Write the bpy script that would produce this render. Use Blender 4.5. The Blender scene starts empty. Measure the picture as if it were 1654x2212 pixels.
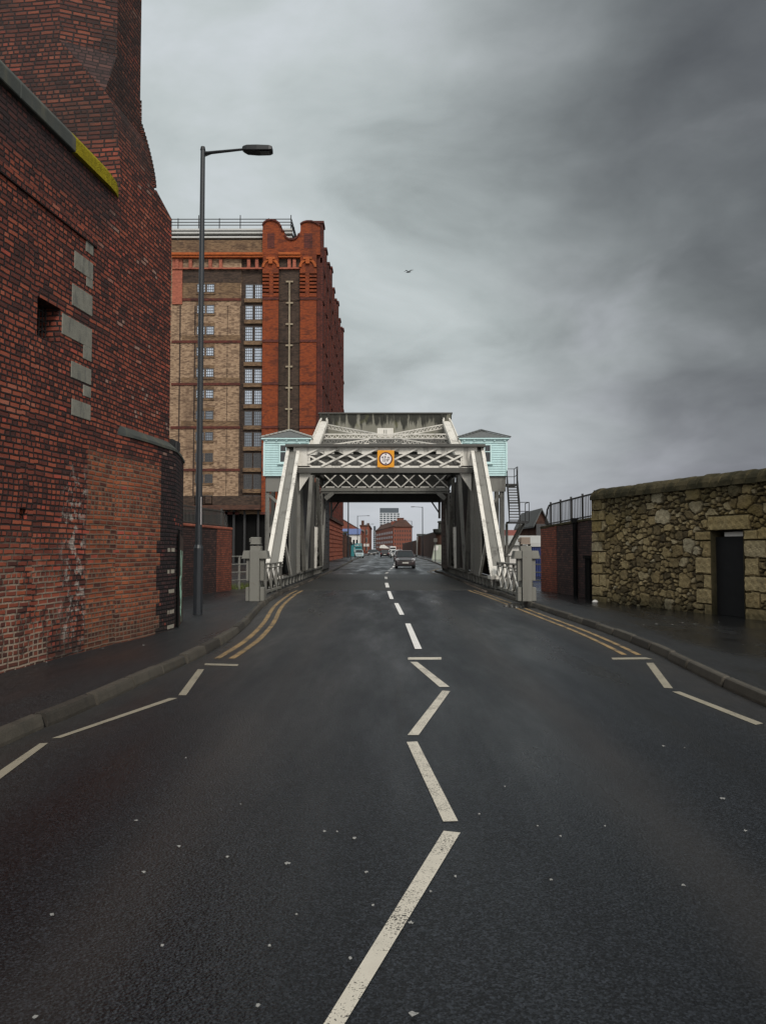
import bpy, bmesh, math, random
import numpy as np
from mathutils import Vector, Matrix
random.seed(7)
rng = np.random.RandomState(5)
R = math.radians
scene = bpy.context.scene
COL = scene.collection

# ------------------------------------------------------------------ camera
FPX, EYE = 1700.0, 1.65                     # focal length in picture pixels (1654 wide), eye height
PITCH, YAW = math.atan(80 / FPX), math.atan(5 / FPX)
cd = bpy.data.cameras.new('camera')
cam = bpy.data.objects.new('camera', cd); COL.objects.link(cam)
cam.location = (0, 0, EYE)
cam.rotation_euler = (math.pi / 2 + PITCH, 0, YAW)
cd.sensor_fit = 'HORIZONTAL'; cd.sensor_width = 36.0; cd.lens = 36.0 * FPX / 1654
cd.clip_start = 0.05; cd.clip_end = 6000
scene.camera = cam

# ------------------------------------------------------------------ node helper
class NT:
    def __init__(s, tree): s.t = tree; s.n = tree.nodes; s.l = tree.links
    def _in(s, sock, v):
        if v is None: return
        if hasattr(v, 'is_output'): s.l.new(v, sock)
        elif hasattr(sock, 'default_value'):
            if isinstance(v, (tuple, list)) and len(v) == 3 and sock.type == 'RGBA': v = (*v, 1)
            sock.default_value = v
    def m(s, op, a, b=None, c=None, clamp=False):
        n = s.n.new('ShaderNodeMath'); n.operation = op; n.use_clamp = clamp
        for i, v in enumerate((a, b, c)): s._in(n.inputs[i], v)
        return n.outputs[0]
    def add(s, a, b): return s.m('ADD', a, b)
    def sub(s, a, b): return s.m('SUBTRACT', a, b)
    def mul(s, a, b): return s.m('MULTIPLY', a, b)
    def vm(s, op, a, b=None):
        n = s.n.new('ShaderNodeVectorMath'); n.operation = op
        s._in(n.inputs[0], a)
        if op == 'SCALE': s._in(n.inputs['Scale'], b)
        else: s._in(n.inputs[1], b)
        return n.outputs[0]
    def mix(s, f, a, b, mode='MIX'):
        n = s.n.new('ShaderNodeMix'); n.data_type = 'RGBA'; n.blend_type = mode
        s._in(n.inputs[0], f); s._in(n.inputs[6], a); s._in(n.inputs[7], b)
        return n.outputs[2]
    def noise(s, vec, scale, detail=3, rough=.55):
        n = s.n.new('ShaderNodeTexNoise'); s._in(n.inputs['Vector'], vec)
        n.inputs['Scale'].default_value = scale; n.inputs['Detail'].default_value = detail
        n.inputs['Roughness'].default_value = rough
        return n.outputs[0]
    def vor(s, vec, scale, feature='F1'):
        n = s.n.new('ShaderNodeTexVoronoi'); n.feature = feature; s._in(n.inputs['Vector'], vec)
        n.inputs['Scale'].default_value = scale
        return n.outputs['Distance']
    def white(s, vec):
        n = s.n.new('ShaderNodeTexWhiteNoise'); n.noise_dimensions = '3D'; s._in(n.inputs['Vector'], vec)
        return n.outputs['Value']
    def sep(s, v):
        n = s.n.new('ShaderNodeSeparateXYZ'); s._in(n.inputs[0], v); return n.outputs[0], n.outputs[1], n.outputs[2]
    def comb(s, x, y, z=0.0):
        n = s.n.new('ShaderNodeCombineXYZ')
        for i, v in enumerate((x, y, z)): s._in(n.inputs[i], v)
        return n.outputs[0]
    def ss(s, v, a, b):                       # smoothstep
        n = s.n.new('ShaderNodeMapRange'); n.interpolation_type = 'SMOOTHSTEP'
        s._in(n.inputs[0], v); n.inputs[1].default_value = a; n.inputs[2].default_value = b
        return n.outputs[0]
    def band(s, v, a, b, w):                  # 1 inside [a, b]
        return s.mul(s.ss(v, a - w, a + w), s.sub(1.0, s.ss(v, b - w, b + w)))
    def ramp(s, f, stops, const=False):
        n = s.n.new('ShaderNodeValToRGB'); s._in(n.inputs[0], f)
        if const: n.color_ramp.interpolation = 'CONSTANT'
        e = n.color_ramp.elements
        while len(e) < len(stops): e.new(0.5)
        for i, (p, c) in enumerate(stops): e[i].position = p; e[i].color = (*c, 1)
        return n.outputs[0]
    def bump(s, h, strength, dist):
        n = s.n.new('ShaderNodeBump'); n.inputs['Strength'].default_value = strength
        n.inputs['Distance'].default_value = dist; s._in(n.inputs['Height'], h)
        return n.outputs[0]
    def pos(s): return s.n.new('ShaderNodeNewGeometry').outputs['Position']
    def uv(s): return s.n.new('ShaderNodeTexCoord').outputs['UV']
    def obj(s): return s.n.new('ShaderNodeTexCoord').outputs['Object']

def new_mat(name):
    m = bpy.data.materials.new(name); m.use_nodes = True
    t = NT(m.node_tree); b = m.node_tree.nodes['Principled BSDF']
    return m, t, b
def fin(t, b, col=None, rough=None, normal=None, spec=None, metal=None):
    for k, v in (('Base Color', col), ('Roughness', rough), ('Normal', normal), ('Specular IOR Level', spec), ('Metallic', metal)):
        t._in(b.inputs[k], v)

# ------------------------------------------------------------------ sky, sun
SUN_EL, SUN_AZ = R(42), R(158)              # azimuth clockwise from +Y: the light comes from behind the camera
w = bpy.data.worlds.new('World'); scene.world = w; w.use_nodes = True
t = NT(w.node_tree)
bg = w.node_tree.nodes['Background']
sky = t.n.new('ShaderNodeTexSky'); sky.sky_type = 'NISHITA'; sky.sun_disc = False
sky.sun_elevation = SUN_EL; sky.sun_rotation = SUN_AZ; sky.air_density = 2.0; sky.dust_density = 4.0
dv = t.n.new('ShaderNodeTexCoord').outputs['Generated']
dx, dy, dz = t.sep(dv)
zc = t.m('MAXIMUM', dz, 0.0)
den = t.add(zc, 0.32)
pv = t.comb(t.m('DIVIDE', dx, den), t.m('DIVIDE', dy, den), t.mul(zc, 1.5))
warp = t.noise(pv, 1.3, 3, .5)
pv2 = t.vm('ADD', pv, t.comb(t.mul(warp, .55), t.mul(warp, .35), 0.0))
n_big = t.noise(pv2, 1.15, 4, .5)
n_mid = t.noise(pv2, 2.0, 7, .55)
n_str = t.noise(t.vm('MULTIPLY', pv2, (1.0, 1.7, 1.0)), 1.25, 4, .5)
hor = t.m('SQRT', t.add(t.mul(dx, dx), t.add(t.mul(dy, dy), 1e-5)))
azx = t.m('DIVIDE', dx, hor)
# a heavier bank of cloud stands to the right (seaward), clear-ish veil low down and to the left
heavy = t.add(t.add(azx, t.mul(zc, .06)), t.mul(t.sub(n_big, .5), .9))
heavy = t.ss(heavy, -.02, .62)
dark_ahead = t.ss(dy, -.35, .25)            # the bank lies ahead; the sky behind is brighter
heavy = t.mul(heavy, dark_ahead)
light = t.ramp(n_mid, [(.30, (.235, .262, .262)), (.46, (.345, .382, .385)), (.56, (.40, .437, .442)), (.70, (.48, .51, .54))])
dark = t.ramp(n_mid, [(.32, (.058, .062, .068)), (.50, (.092, .098, .105)), (.68, (.155, .162, .175))])
cl = t.mix(heavy, light, dark)
streak = t.mul(t.ss(n_str, .50, .66), t.mul(dark_ahead, .15))
cl = t.mix(streak, cl, t.mix(1.0, cl, (.52, .53, .55), 'MULTIPLY'))
low = t.mul(t.sub(1.0, t.ss(dz, .0, .30)), .55)
lowc = t.mix(t.ss(azx, .10, .42), (.42, .43, .48), (.185, .19, .232))
cl = t.mix(low, cl, lowc)
back = t.ss(dy, .15, -.6)  # unseen sky behind the camera, brightened to light the bridge and fronts
cl = t.mix(back, cl, t.mix(n_mid, (.62, .64, .66), (.95, .95, .94)))
sc = t.vm('SCALE', cl, 10.0)
t._in(bg.inputs['Color'], t.mix(.97, sky.outputs[0], sc)); bg.inputs['Strength'].default_value = 0.1

sd = bpy.data.lights.new('sun', 'SUN'); sd.energy = 1.5; sd.angle = R(18); sd.color = (1, .95, .88)
so = bpy.data.objects.new('sun', sd); COL.objects.link(so)
sv = Vector((math.sin(SUN_AZ) * math.cos(SUN_EL), math.cos(SUN_AZ) * math.cos(SUN_EL), math.sin(SUN_EL)))
so.rotation_euler = sv.to_track_quat('Z', 'Y').to_euler(); so.location = (0, -20, 60)
vs = scene.view_settings
vs.view_transform = 'Standard'; vs.look = 'None'; vs.gamma = 1; vs.exposure = 0.42; vs.use_curve_mapping = False

# ------------------------------------------------------------------ picture -> place (used only for measuring)
_fw = Vector((-math.sin(YAW) * math.cos(PITCH), math.cos(YAW) * math.cos(PITCH), math.sin(PITCH)))
_rt = Vector((math.cos(YAW), math.sin(YAW), 0)); _up = _rt.cross(_fw)
def ray(x, y): return _rt * (x - 827) + _up * (1106 - y) + _fw * FPX
def gnd(x, y, z=0.0):
    r = ray(x, y); return Vector((0, 0, EYE)) + r * ((z - EYE) / r.z)
def at(x, y, Y):
    r = ray(x, y); return Vector((0, 0, EYE)) + r * (Y / r.y)

# ------------------------------------------------------------------ mesh builder
def wloc(o):
    v = Vector((0, 0, 0))
    while o is not None: v += o.location; o = o.parent
    return v
class MB:
    def __init__(s): s.v = []; s.f = []; s.uv = {}
    def poly(s, pts, uv=None):
        i = len(s.v); s.v += [Vector(p) for p in pts]; s.f.append(tuple(range(i, i + len(pts))))
        if uv: s.uv[len(s.f) - 1] = uv
        return s
    def hexa(s, p):                         # p: 8 points, bottom 4 then top 4 (counter-clockwise from above)
        i = len(s.v); s.v += [Vector(q) for q in p]
        for f in ((3, 2, 1, 0), (4, 5, 6, 7), (0, 1, 5, 4), (1, 2, 6, 5), (2, 3, 7, 6), (3, 0, 4, 7)): s.f.append(tuple(i + k for k in f))
        return s
    def box(s, x0, x1, y0, y1, z0, z1):
        return s.hexa([(x0, y0, z0), (x1, y0, z0), (x1, y1, z0), (x0, y1, z0), (x0, y0, z1), (x1, y0, z1), (x1, y1, z1), (x0, y1, z1)])
    def bar(s, p, q, w, h, up=(0, 0, 1)):   # w across, h along 'up'
        p, q = Vector(p), Vector(q); d = (q - p).normalized(); u = Vector(up)
        a = d.cross(u)
        if a.length < 1e-4: a = d.cross(Vector((0, 1, 0)))
        a.normalize(); u = a.cross(d).normalized()
        a *= w / 2; u *= h / 2
        return s.hexa([p - a - u, p + a - u, q + a - u, q - a - u, p - a + u, p + a + u, q + a + u, q - a + u])
    def tube(s, p, q, r0, r1=None, n=10, cap=True):
        r1 = r0 if r1 is None else r1
        p, q = Vector(p), Vector(q); d = (q - p).normalized()
        a = d.cross(Vector((0, 0, 1)))
        if a.length < 1e-3: a = Vector((1, 0, 0))
        a.normalize(); b = d.cross(a); i = len(s.v)
        for k in range(n):
            c = a * math.cos(2 * math.pi * k / n) + b * math.sin(2 * math.pi * k / n)
            s.v += [p + c * r0, q + c * r1]
        for k in range(n):
            k2 = (k + 1) % n; s.f.append((i + 2 * k, i + 2 * k2, i + 2 * k2 + 1, i + 2 * k + 1))
        if cap: s.f.append(tuple(i + 2 * k for k in range(n))[::-1]); s.f.append(tuple(i + 2 * k + 1 for k in range(n)))
        return s
    def prism(s, pts, ext):                 # polygon extruded by a vector
        n = len(pts); e = Vector(ext); i = len(s.v)
        s.v += [Vector(p) for p in pts] + [Vector(p) + e for p in pts]
        s.f.append(tuple(range(i, i + n))[::-1]); s.f.append(tuple(range(i + n, i + 2 * n)))
        for k in range(n):
            k2 = (k + 1) % n; s.f.append((i + k, i + k2, i + n + k2, i + n + k))
        return s
    def loft(s, rings, cap=True):
        i = len(s.v); n = len(rings[0])
        for r in rings: s.v += [Vector(p) for p in r]
        for j in range(len(rings) - 1):
            for k in range(n):
                k2 = (k + 1) % n; a = i + j * n
                s.f.append((a + k, a + k2, a + n + k2, a + n + k))
        if cap: s.f.append(tuple(range(i, i + n))[::-1]); s.f.append(tuple(i + (len(rings) - 1) * n + k for k in range(n)))
        return s
    def build(s, name, mat, parent=None, label=None, local=False, smooth=False, bevel=0, kind=None, fix=True):
        me = bpy.data.meshes.new(name)
        off = Vector((0, 0, 0)) if (parent is None or local) else wloc(parent)
        me.from_pydata([tuple(v - off) for v in s.v], [], s.f); me.update()
        bm = bmesh.new(); bm.from_mesh(me); bm.faces.ensure_lookup_table()
        keep = {}
        ul = bm.loops.layers.uv.new('UVMap')
        if fix and not s.uv: bmesh.ops.recalc_face_normals(bm, faces=bm.faces[:])
        for fi, f in enumerate(bm.faces):
            f.normal_update(); n = f.normal
            if fi in s.uv:
                for lp, u in zip(f.loops, s.uv[fi]): lp[ul].uv = u
                continue
            if abs(n.z) < .75:
                tx, ty = -n.y, n.x; L = math.hypot(tx, ty) or 1; tx /= L; ty /= L
                if (tx + .3 * ty) < 0: tx, ty = -tx, -ty
                for lp in f.loops:
                    p = lp.vert.co + off; lp[ul].uv = (p.x * tx + p.y * ty, p.z)
            else:
                for lp in f.loops:
                    p = lp.vert.co + off; lp[ul].uv = (p.x, p.y)
        if bevel:
            bmesh.ops.remove_doubles(bm, verts=bm.verts[:], dist=1e-5)
            es = [e for e in bm.edges if len(e.link_faces) == 2 and e.calc_face_angle(0) > .5]
            bmesh.ops.bevel(bm, geom=es, offset=bevel, segments=1, affect='EDGES', clamp_overlap=True)
        if smooth:
            for f in bm.faces: f.smooth = True
        bm.to_mesh(me); bm.free()
        if mat: me.materials.append(mat)
        o = bpy.data.objects.new(name, me); COL.objects.link(o)
        if parent: o.parent = parent
        if label: o['label'] = label
        if kind: o['kind'] = kind
        return o
def tag(o, label, cat, group=None):
    o['label'] = label; o['category'] = cat
    if group: o['group'] = group
    return o
def thing(name, label, cat, loc=(0, 0, 0), rz=0, group=None):
    o = bpy.data.objects.new(name, None); COL.objects.link(o); o.empty_display_size = .3
    o.location = loc; o.rotation_euler = (0, 0, rz)
    return tag(o, label, cat, group)
def text_mb(body, size, M):                 # letters as thin solid mesh, placed by matrix M
    c = bpy.data.curves.new('txt', 'FONT'); c.body = body; c.size = size; c.align_x = 'CENTER'; c.align_y = 'CENTER'
    c.extrude = .004; c.offset = size * .006; c.resolution_u = 3
    o = bpy.data.objects.new('txt', c); COL.objects.link(o)
    dg = bpy.context.evaluated_depsgraph_get(); me = bpy.data.meshes.new_from_object(o.evaluated_get(dg))
    mb = MB(); mb.v = [M @ v.co for v in me.vertices]; mb.f = [tuple(p.vertices) for p in me.polygons]
    bpy.data.objects.remove(o); bpy.data.curves.remove(c); bpy.data.meshes.remove(me)
    return mb
def spline(pts, step):                      # Catmull-Rom, resampled
    P = [Vector(p) for p in pts]; P = [P[0] * 2 - P[1]] + P + [P[-1] * 2 - P[-2]]; out = []
    for i in range(1, len(P) - 2):
        n = max(2, int((P[i + 1] - P[i]).length / step))
        for k in range(n):
            u = k / n; a, b, c, d = P[i - 1:i + 3]
            out.append(.5 * ((2 * b) + (c - a) * u + (2 * a - 5 * b + 4 * c - d) * u * u + (3 * b - a - 3 * c + d) * u ** 3))
    out.append(P[-2]); return out

# ------------------------------------------------------------------ materials
def plain(name, col, rough=.6, var=.25, scale=3.0, metal=0.0, bump=0.0, spec=.4, dirt=None, dirt_amt=.5):
    m, t, b = new_mat(name); p = t.pos()
    n = t.noise(p, scale, 5, .6)
    c = t.mix(n, tuple(x * (1 - var) for x in col), tuple(min(1, x * (1 + var)) for x in col))
    if dirt:
        st = t.noise(t.vm('MULTIPLY', p, (1, 1, .22)), scale * 1.3, 5, .65)
        c = t.mix(t.mul(t.ss(st, .48, .72), dirt_amt), c, dirt)
    nr = t.bump(t.noise(p, 40, 3), bump, .01) if bump else None
    fin(t, b, c, t.add(t.mul(t.noise(p, scale * 2, 3), .2), rough - .1), nr, spec, metal)
    return m

def brick(name, cols, mortar, L=.225, H=.075, joint=.011, hdr=.45, bump=.6, stain=None, extra=None, rough=.85, soot=.35, course_var=.6):
    """bonded brickwork on UV metres; cols = ramp of brick colours; extra(t, u, v, col, mask, rnd) may recolour"""
    m, t, b = new_mat(name)
    uv = t.uv()
    nd = t.noise(uv, 7.0, 2); nd2 = t.noise(t.vm('ADD', uv, (31.7, 11.3, 0)), 7.0, 2)
    x0, y0, _ = t.sep(uv)
    x = t.add(x0, t.mul(t.sub(nd, .5), .028)); y = t.add(t.add(y0, t.mul(t.sub(nd2, .5), .020)), t.mul(t.sub(t.noise(uv, 1.3, 2), .5), .03))
    yr = t.m('DIVIDE', y, H); row = t.m('FLOOR', yr); fy = t.m('FRACT', yr)
    rr = t.white(t.comb(row, 3.3, 1.7))
    ish = t.m('LESS_THAN', rr, hdr)
    wd = t.sub(L, t.mul(ish, L / 2))
    xr = t.m('DIVIDE', t.add(x, t.mul(rr, 7.13)), wd); cl_ = t.m('FLOOR', xr); fx = t.m('FRACT', xr)
    ex = t.mul(t.m('MINIMUM', fx, t.sub(1.0, fx)), wd); ey = t.mul(t.m('MINIMUM', fy, t.sub(1.0, fy)), H)
    # rounded corners of the brick
    e = t.m('MINIMUM', ex, ey)
    e = t.sub(e, t.mul(t.noise(uv, 45.0, 2), .006))
    mask = t.ss(e, joint * .25, joint * .95)
    rnd = t.white(t.comb(cl_, row, 0.5)); rnd2 = t.white(t.comb(cl_, row, 9.1))
    patch = t.noise(uv, .9, 4, .6)
    f = t.add(t.mul(rnd, course_var), t.mul(patch, 1 - course_var))
    c = t.ramp(f, cols)
    c = t.mix(1.0, c, t.mix(t.noise(uv, 55.0, 3), (.62, .62, .62), (1.3, 1.27, 1.25)), 'MULTIPLY')
    mc = t.mix(t.noise(uv, 3.0, 4), tuple(k * .55 for k in mortar), tuple(k * 1.5 for k in mortar))
    if extra: c, mc = extra(t, x0, y0, c, mc, rnd, rnd2, row, uv)
    c = t.mix(mask, mc, c)
    s1 = t.noise(t.vm('MULTIPLY', uv, (1.6, .6, 1)), 1.1, 6, .65)
    c = t.mix(t.mul(t.ss(s1, .5, .75), soot), c, stain or (.02, .017, .018))
    h = t.add(t.mul(mask, t.add(.75, t.mul(rnd2, .5))), t.mul(t.noise(uv, 80.0, 3), .35))
    fin(t, b, c, rough, t.bump(h, bump, .012), .25)
    return m

RED = [(.0, (.024, .016, .016)), (.2, (.075, .031, .026)), (.38, (.165, .048, .034)), (.58, (.255, .068, .042)), (.78, (.36, .098, .055)), (1., (.44, .20, .14))]
U0 = 9.119                                   # u of the wall's own zero on the UV map
def old_wall(t, u, v, c, mc, rnd, rnd2, row, uv):
    s = t.sub(u, U0)
    nz = t.noise(uv, 2.3, 5, .6); ns = t.mul(t.sub(nz, .5), .5)
    sj = t.add(s, ns); vj = t.add(v, ns)
    # newer orange refacing low on the right, with paler joints
    tooth = t.mul(t.m('LESS_THAN', t.white(t.comb(t.m('FLOOR', t.m('DIVIDE', row, 3.0)), 2.0, 7.0)), .5), .16)
    z_or = t.mul(t.band(t.add(s, t.mul(ns, .12)), 2.08, 5.3, .04), t.mul(t.band(t.add(v, t.mul(ns, .3)), -.5, 3.15, .12), 1.0))
    orange = t.ramp(t.add(t.mul(rnd, .6), t.mul(t.noise(uv, 1.6, 5, .65), .5)), [(.1, (.035, .02, .018)), (.32, (.11, .036, .025)), (.55, (.24, .065, .030)), (.78, (.36, .10, .042)), (1, (.42, .15, .07))])
    c = t.mix(t.mul(z_or, .88), c, orange)
    mc = t.mix(t.mul(z_or, .8), mc, (.20, .14, .10))
    hot = t.mul(t.ss(t.noise(uv, 1.4, 3), .52, .66), t.mul(t.ss(v, 3.0, .4), .75))
    c = t.mix(t.mul(hot, t.ss(rnd2, .25, .5)), c, (.30, .075, .030))
    # engineering bricks at the corner
    z_en = t.mul(t.ss(t.add(s, tooth), 4.66, 4.68), t.ss(v, 3.55, 3.5))
    c = t.mix(z_en, c, t.mix(rnd, (.022, .017, .019), (.075, .036, .034)))
    mc = t.mix(z_en, mc, (.012, .011, .011))
    # scattered bright faces where the fire-skin has spalled, and pale ones on the upper face
    spall = t.mul(t.m('GREATER_THAN', rnd2, .93), t.ss(t.noise(uv, .8, 2), .46, .60))
    c = t.mix(spall, c, (.40, .085, .055))
    pale = t.mul(t.mul(t.m('GREATER_THAN', rnd, .94), t.ss(t.noise(uv, 1.1, 3), .50, .60)), t.ss(v, 2.9, 3.6))
    c = t.mix(t.mul(pale, t.ss(s, 2.0, 2.6)), c, (.34, .20, .155))
    # upper courses of the parapet are sooty
    c = t.mix(t.mul(t.band(vj, 6.75, 7.6, .25), t.mul(t.ss(s, 3.1, 2.6), .75)), c, (.028, .024, .026))
    # lime pointing low on the left
    z_l = t.mul(t.mul(t.ss(sj, 1.9, .9), t.ss(vj, 2.1, .8)), t.ss(t.noise(uv, 1.9, 5, .7), .38, .56))
    mc = t.mix(t.mul(z_l, .9), mc, (.36, .28, .21))
    # salts blooming in a vertical streak
    ef = t.mul(t.band(sj, 1.42, 2.08, .12), t.band(v, .25, 2.75, .3))
    ef = t.mul(ef, t.ss(t.noise(uv, 5.5, 5, .7), .50, .62))
    c = t.mix(t.mul(ef, .6), c, (.44, .40, .35)); mc = t.mix(t.mul(ef, .75), mc, (.52, .48, .42))
    # the tower above is dull with soot, its colour darkened further against the sun
    tw_ = t.mul(t.ss(v, 7.7, 8.6), t.add(.55, t.mul(t.ss(t.noise(uv, .75, 5, .65), .40, .62), .4)))
    c = t.mix(tw_, c, t.mix(rnd, (.028, .018, .016), (.075, .038, .028)))
    # grime at the foot
    ft = t.ss(vj, .75, .15)
    c = t.mix(t.mul(ft, .55), c, (.035, .03, .024))
    return c, mc
M = {}
M['oldwall'] = brick('old_brickwork', RED, (.026, .020, .019), extra=old_wall, soot=.5, bump=1.0, joint=.016, course_var=.60)
M['darkbrick'] = brick('dark_brickwork', [(0, (.02, .017, .017)), (.5, (.055, .032, .03)), (.85, (.10, .05, .042)), (1, (.15, .08, .06))], (.02, .016, .015), hdr=.3)
def end_red(t, u, v, c, mc, rnd, rnd2, row, uv):
    return c, mc
M['redbrick'] = brick('red_brickwork', [(0, (.09, .032, .024)), (.5, (.20, .058, .036)), (1, (.33, .10, .055))], (.05, .035, .03), hdr=.3, soot=.3)
def mottled(name, a, bcol, cdark, sc=1.0, amt=.6, bump=.3, course=.3):
    m, t, b = new_mat(name); p = t.pos()
    px_, py_, pz_ = t.sep(p)
    q = t.comb(t.add(px_, py_), t.mul(pz_, 3.0), 0.0)
    n1 = t.noise(q, 2.2 * sc, 3, .6); n2 = t.noise(q, .55 * sc, 4, .6); n3 = t.noise(t.vm('MULTIPLY', p, (1, 1, .25)), .28 * sc, 5, .65)
    c = t.mix(t.ss(n1, .34, .66), a, bcol)
    c = t.mix(t.mul(t.ss(n2, .50, .64), amt * .8), c, cdark)
    c = t.mix(t.mul(t.ss(n3, .5, .72), amt), c, cdark)
    sp = t.m('GREATER_THAN', t.white(t.comb(t.m('FLOOR', t.mul(t.add(px_, py_), 3.4)), t.m('FLOOR', t.mul(pz_, 8.0)), 1.0)), .80)
    c = t.mix(t.mul(sp, course), c, cdark)
    fin(t, b, c, .9, t.bump(n1, bump, .05), .2)
    return m
M['tan'] = mottled('buff_brick', (.345, .24, .155), (.22, .145, .092), (.085, .052, .036), amt=.72, course=.55)
M['whred'] = mottled('red_pressed_brick', (.235, .056, .019), (.165, .040, .018), (.06, .022, .016), amt=.68, course=.32)
M['whorange'] = mottled('orange_terracotta', (.40, .105, .03), (.30, .075, .025), (.16, .05, .02), amt=.4)
M['whdark'] = mottled('sooty_brick', (.075, .05, .036), (.045, .032, .026), (.018, .014, .012), amt=.6)
M['whside'] = mottled('dark_red_brick', (.12, .036, .026), (.075, .026, .021), (.03, .017, .015), amt=.6)
M['whpink'] = mottled('pink_terracotta', (.36, .12, .075), (.27, .085, .055), (.14, .05, .035), amt=.4)
M['whmix'] = mottled('weathered_brick', (.20, .13, .075), (.12, .075, .045), (.05, .032, .024), amt=.6)
M['rustic'] = mottled('rough_red_stone', (.30, .095, .055), (.19, .06, .04), (.06, .03, .025), amt=.5, bump=.8)
M['farred'] = mottled('far_brick', (.24, .085, .055), (.17, .06, .042), (.09, .04, .032), amt=.4)
M['farbrown'] = mottled('brown_brick', (.10, .05, .035), (.065, .036, .027), (.03, .02, .017), amt=.5)
M['coping'] = plain('coping_stone', (.060, .066, .060), .9, .4, 2.0, bump=.5, dirt=(.16, .15, .10), dirt_amt=.5)
M['quoin'] = plain('pale_sandstone', (.21, .205, .17), .9, .35, 9.0, bump=.7, dirt=(.08, .085, .08), dirt_amt=.7)
M['kerb'] = plain('kerb_granite', (.058, .050, .038), .75, .45, 3.0, bump=.5, dirt=(.035, .033, .03), dirt_amt=.8)
def moss():
    m, t, b = new_mat('moss'); p = t.pos()
    c = t.mix(t.noise(p, 14, 4), (.12, .11, .012), (.46, .37, .022))
    fin(t, b, c, .95, t.bump(t.noise(p, 60, 4), .9, .03), .1); return m
M['moss'] = moss()

M['kerb_dark'] = plain('kerb_granite_dark', (.044, .038, .030), .75, .45, 3.0, bump=.5, dirt=(.025, .023, .02), dirt_amt=.8)
M['kerb_pale'] = plain('kerb_granite_pale', (.072, .063, .049), .75, .45, 3.0, bump=.5, dirt=(.04, .037, .03), dirt_amt=.8)
def asphalt(name, base, road=True):
    m, t, b = new_mat(name); p = t.pos(); x, y, z = t.sep(p)
    vg = t.n.new('ShaderNodeTexVoronoi'); vg.inputs['Scale'].default_value = 105; t._in(vg.inputs['Vector'], p); g1 = t.sep(vg.outputs['Color'])[0]; g2 = t.noise(p, 38, 3, .7); vo = t.vor(p, 70)
    c = t.mix(t.m('POWER', g1, 2.2), tuple(k * .35 for k in base), tuple(k * 3.0 for k in base))
    c = t.mix(t.mul(t.m('GREATER_THAN', t.white(t.comb(t.m('FLOOR', t.mul(x, 70.)), t.m('FLOOR', t.mul(y, 70.)), 0.)), .988), .30), c, tuple(min(1, k * 5.0) for k in base))
    big = t.noise(p, .45, 5, .6)
    c = t.mix(1.0, c, t.mix(big, (.62, .63, .66), (1.35, 1.33, 1.28)), 'MULTIPLY')
    wet = t.noise(t.vm('MULTIPLY', p, (1.0, .16, 1.0)), .8, 5, .6)
    ro = t.sub(.60, t.mul(t.ss(wet, .30, .72), .34))
    if road:
        wob = t.mul(t.sub(t.noise(p, .25, 2), .5), .5); xw = t.add(x, wob)
        # polished wheel tracks, dustier strips between them
        trk = t.add(t.add(t.band(xw, -2.35, -1.75, .35), t.band(xw, -.75, -.25, .3)), t.add(t.band(xw, 1.1, 1.6, .3), t.band(xw, 2.45, 2.95, .35)))
        c = t.mix(t.mul(trk, .30), c, tuple(k * .55 for k in base))
        ro = t.sub(ro, t.mul(trk, .08))
        tan_ = t.add(t.band(xw, 1.45, 1.95, .22), t.mul(t.band(xw, -1.5, -1.05, .22), .8))
        c = t.mix(t.mul(tan_, t.mul(t.noise(t.vm('MULTIPLY', p, (1., .25, 1.)), 2.0, 5), .62)), c, (.052, .047, .044))
        dust = t.add(t.ss(x, -2.1, -3.1), t.ss(x, 3.0, 4.0))
        c = t.mix(t.mul(dust, t.mul(t.noise(p, 1.7, 5), .75)), c, (.055, .048, .040))
        # sealed longitudinal crack
        ck = t.m('ABSOLUTE', t.add(t.sub(x, .16), t.mul(t.sub(t.noise(p, 1.1, 4), .5), .42)))
        ckm = t.mul(t.ss(ck, .05, .012), t.mul(t.ss(y, 5.5, 8.0), t.ss(y, 15., 11.)))
        c = t.mix(t.mul(ckm, .65), c, (.010, .010, .011))
    else:
        d = t.ss(t.noise(t.vm('MULTIPLY', p, (.9, .35, 1)), .55, 5, .6), .42, .62)
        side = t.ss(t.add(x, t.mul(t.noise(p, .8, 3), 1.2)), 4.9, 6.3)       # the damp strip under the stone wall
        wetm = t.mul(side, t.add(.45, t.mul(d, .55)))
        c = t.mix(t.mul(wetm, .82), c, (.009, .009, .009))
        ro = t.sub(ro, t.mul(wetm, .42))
    h = t.add(t.mul(g1, .5), t.mul(vo, -.8))
    fin(t, b, c, ro, t.bump(h, .6, .006), .33)
    return m
M['road'] = asphalt('asphalt', (.0105, .0122, .0150))
M['pave'] = asphalt('footway_asphalt', (.0155, .0165, .0180), False)
M['deck'] = plain('deck_surfacing', (.024, .023, .021), .5, .35, 3.0, bump=.4)
M['ground'] = plain('rough_ground', (.06, .055, .045), .95, .4, .6, bump=.3)
def paint_line(name, col, wear=.52):
    m, t, b = new_mat(name); p = t.pos()
    f = t.noise(p, 95, 3, .75); big = t.noise(p, 2.6, 4, .6)
    worn = t.ss(t.add(f, t.mul(t.sub(big, .5), .55)), wear, wear + .07)
    c = t.mix(t.noise(p, 7, 4), tuple(k * .78 for k in col), tuple(min(1, k * 1.12) for k in col))
    c = t.mix(worn, c, (.045, .043, .04))
    fin(t, b, c, .7, t.bump(t.mul(f, -1.), .3, .004), .35); return m
M['line'] = paint_line('white_road_paint', (.60, .56, .47), .565)
M['oldline'] = paint_line('dull_road_paint', (.30, .27, .205), .60)
M['brightline'] = paint_line('bright_road_paint', (.82, .80, .76), .74)
M['yline'] = paint_line('yellow_road_paint', (.34, .225, .10), .50)
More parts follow.
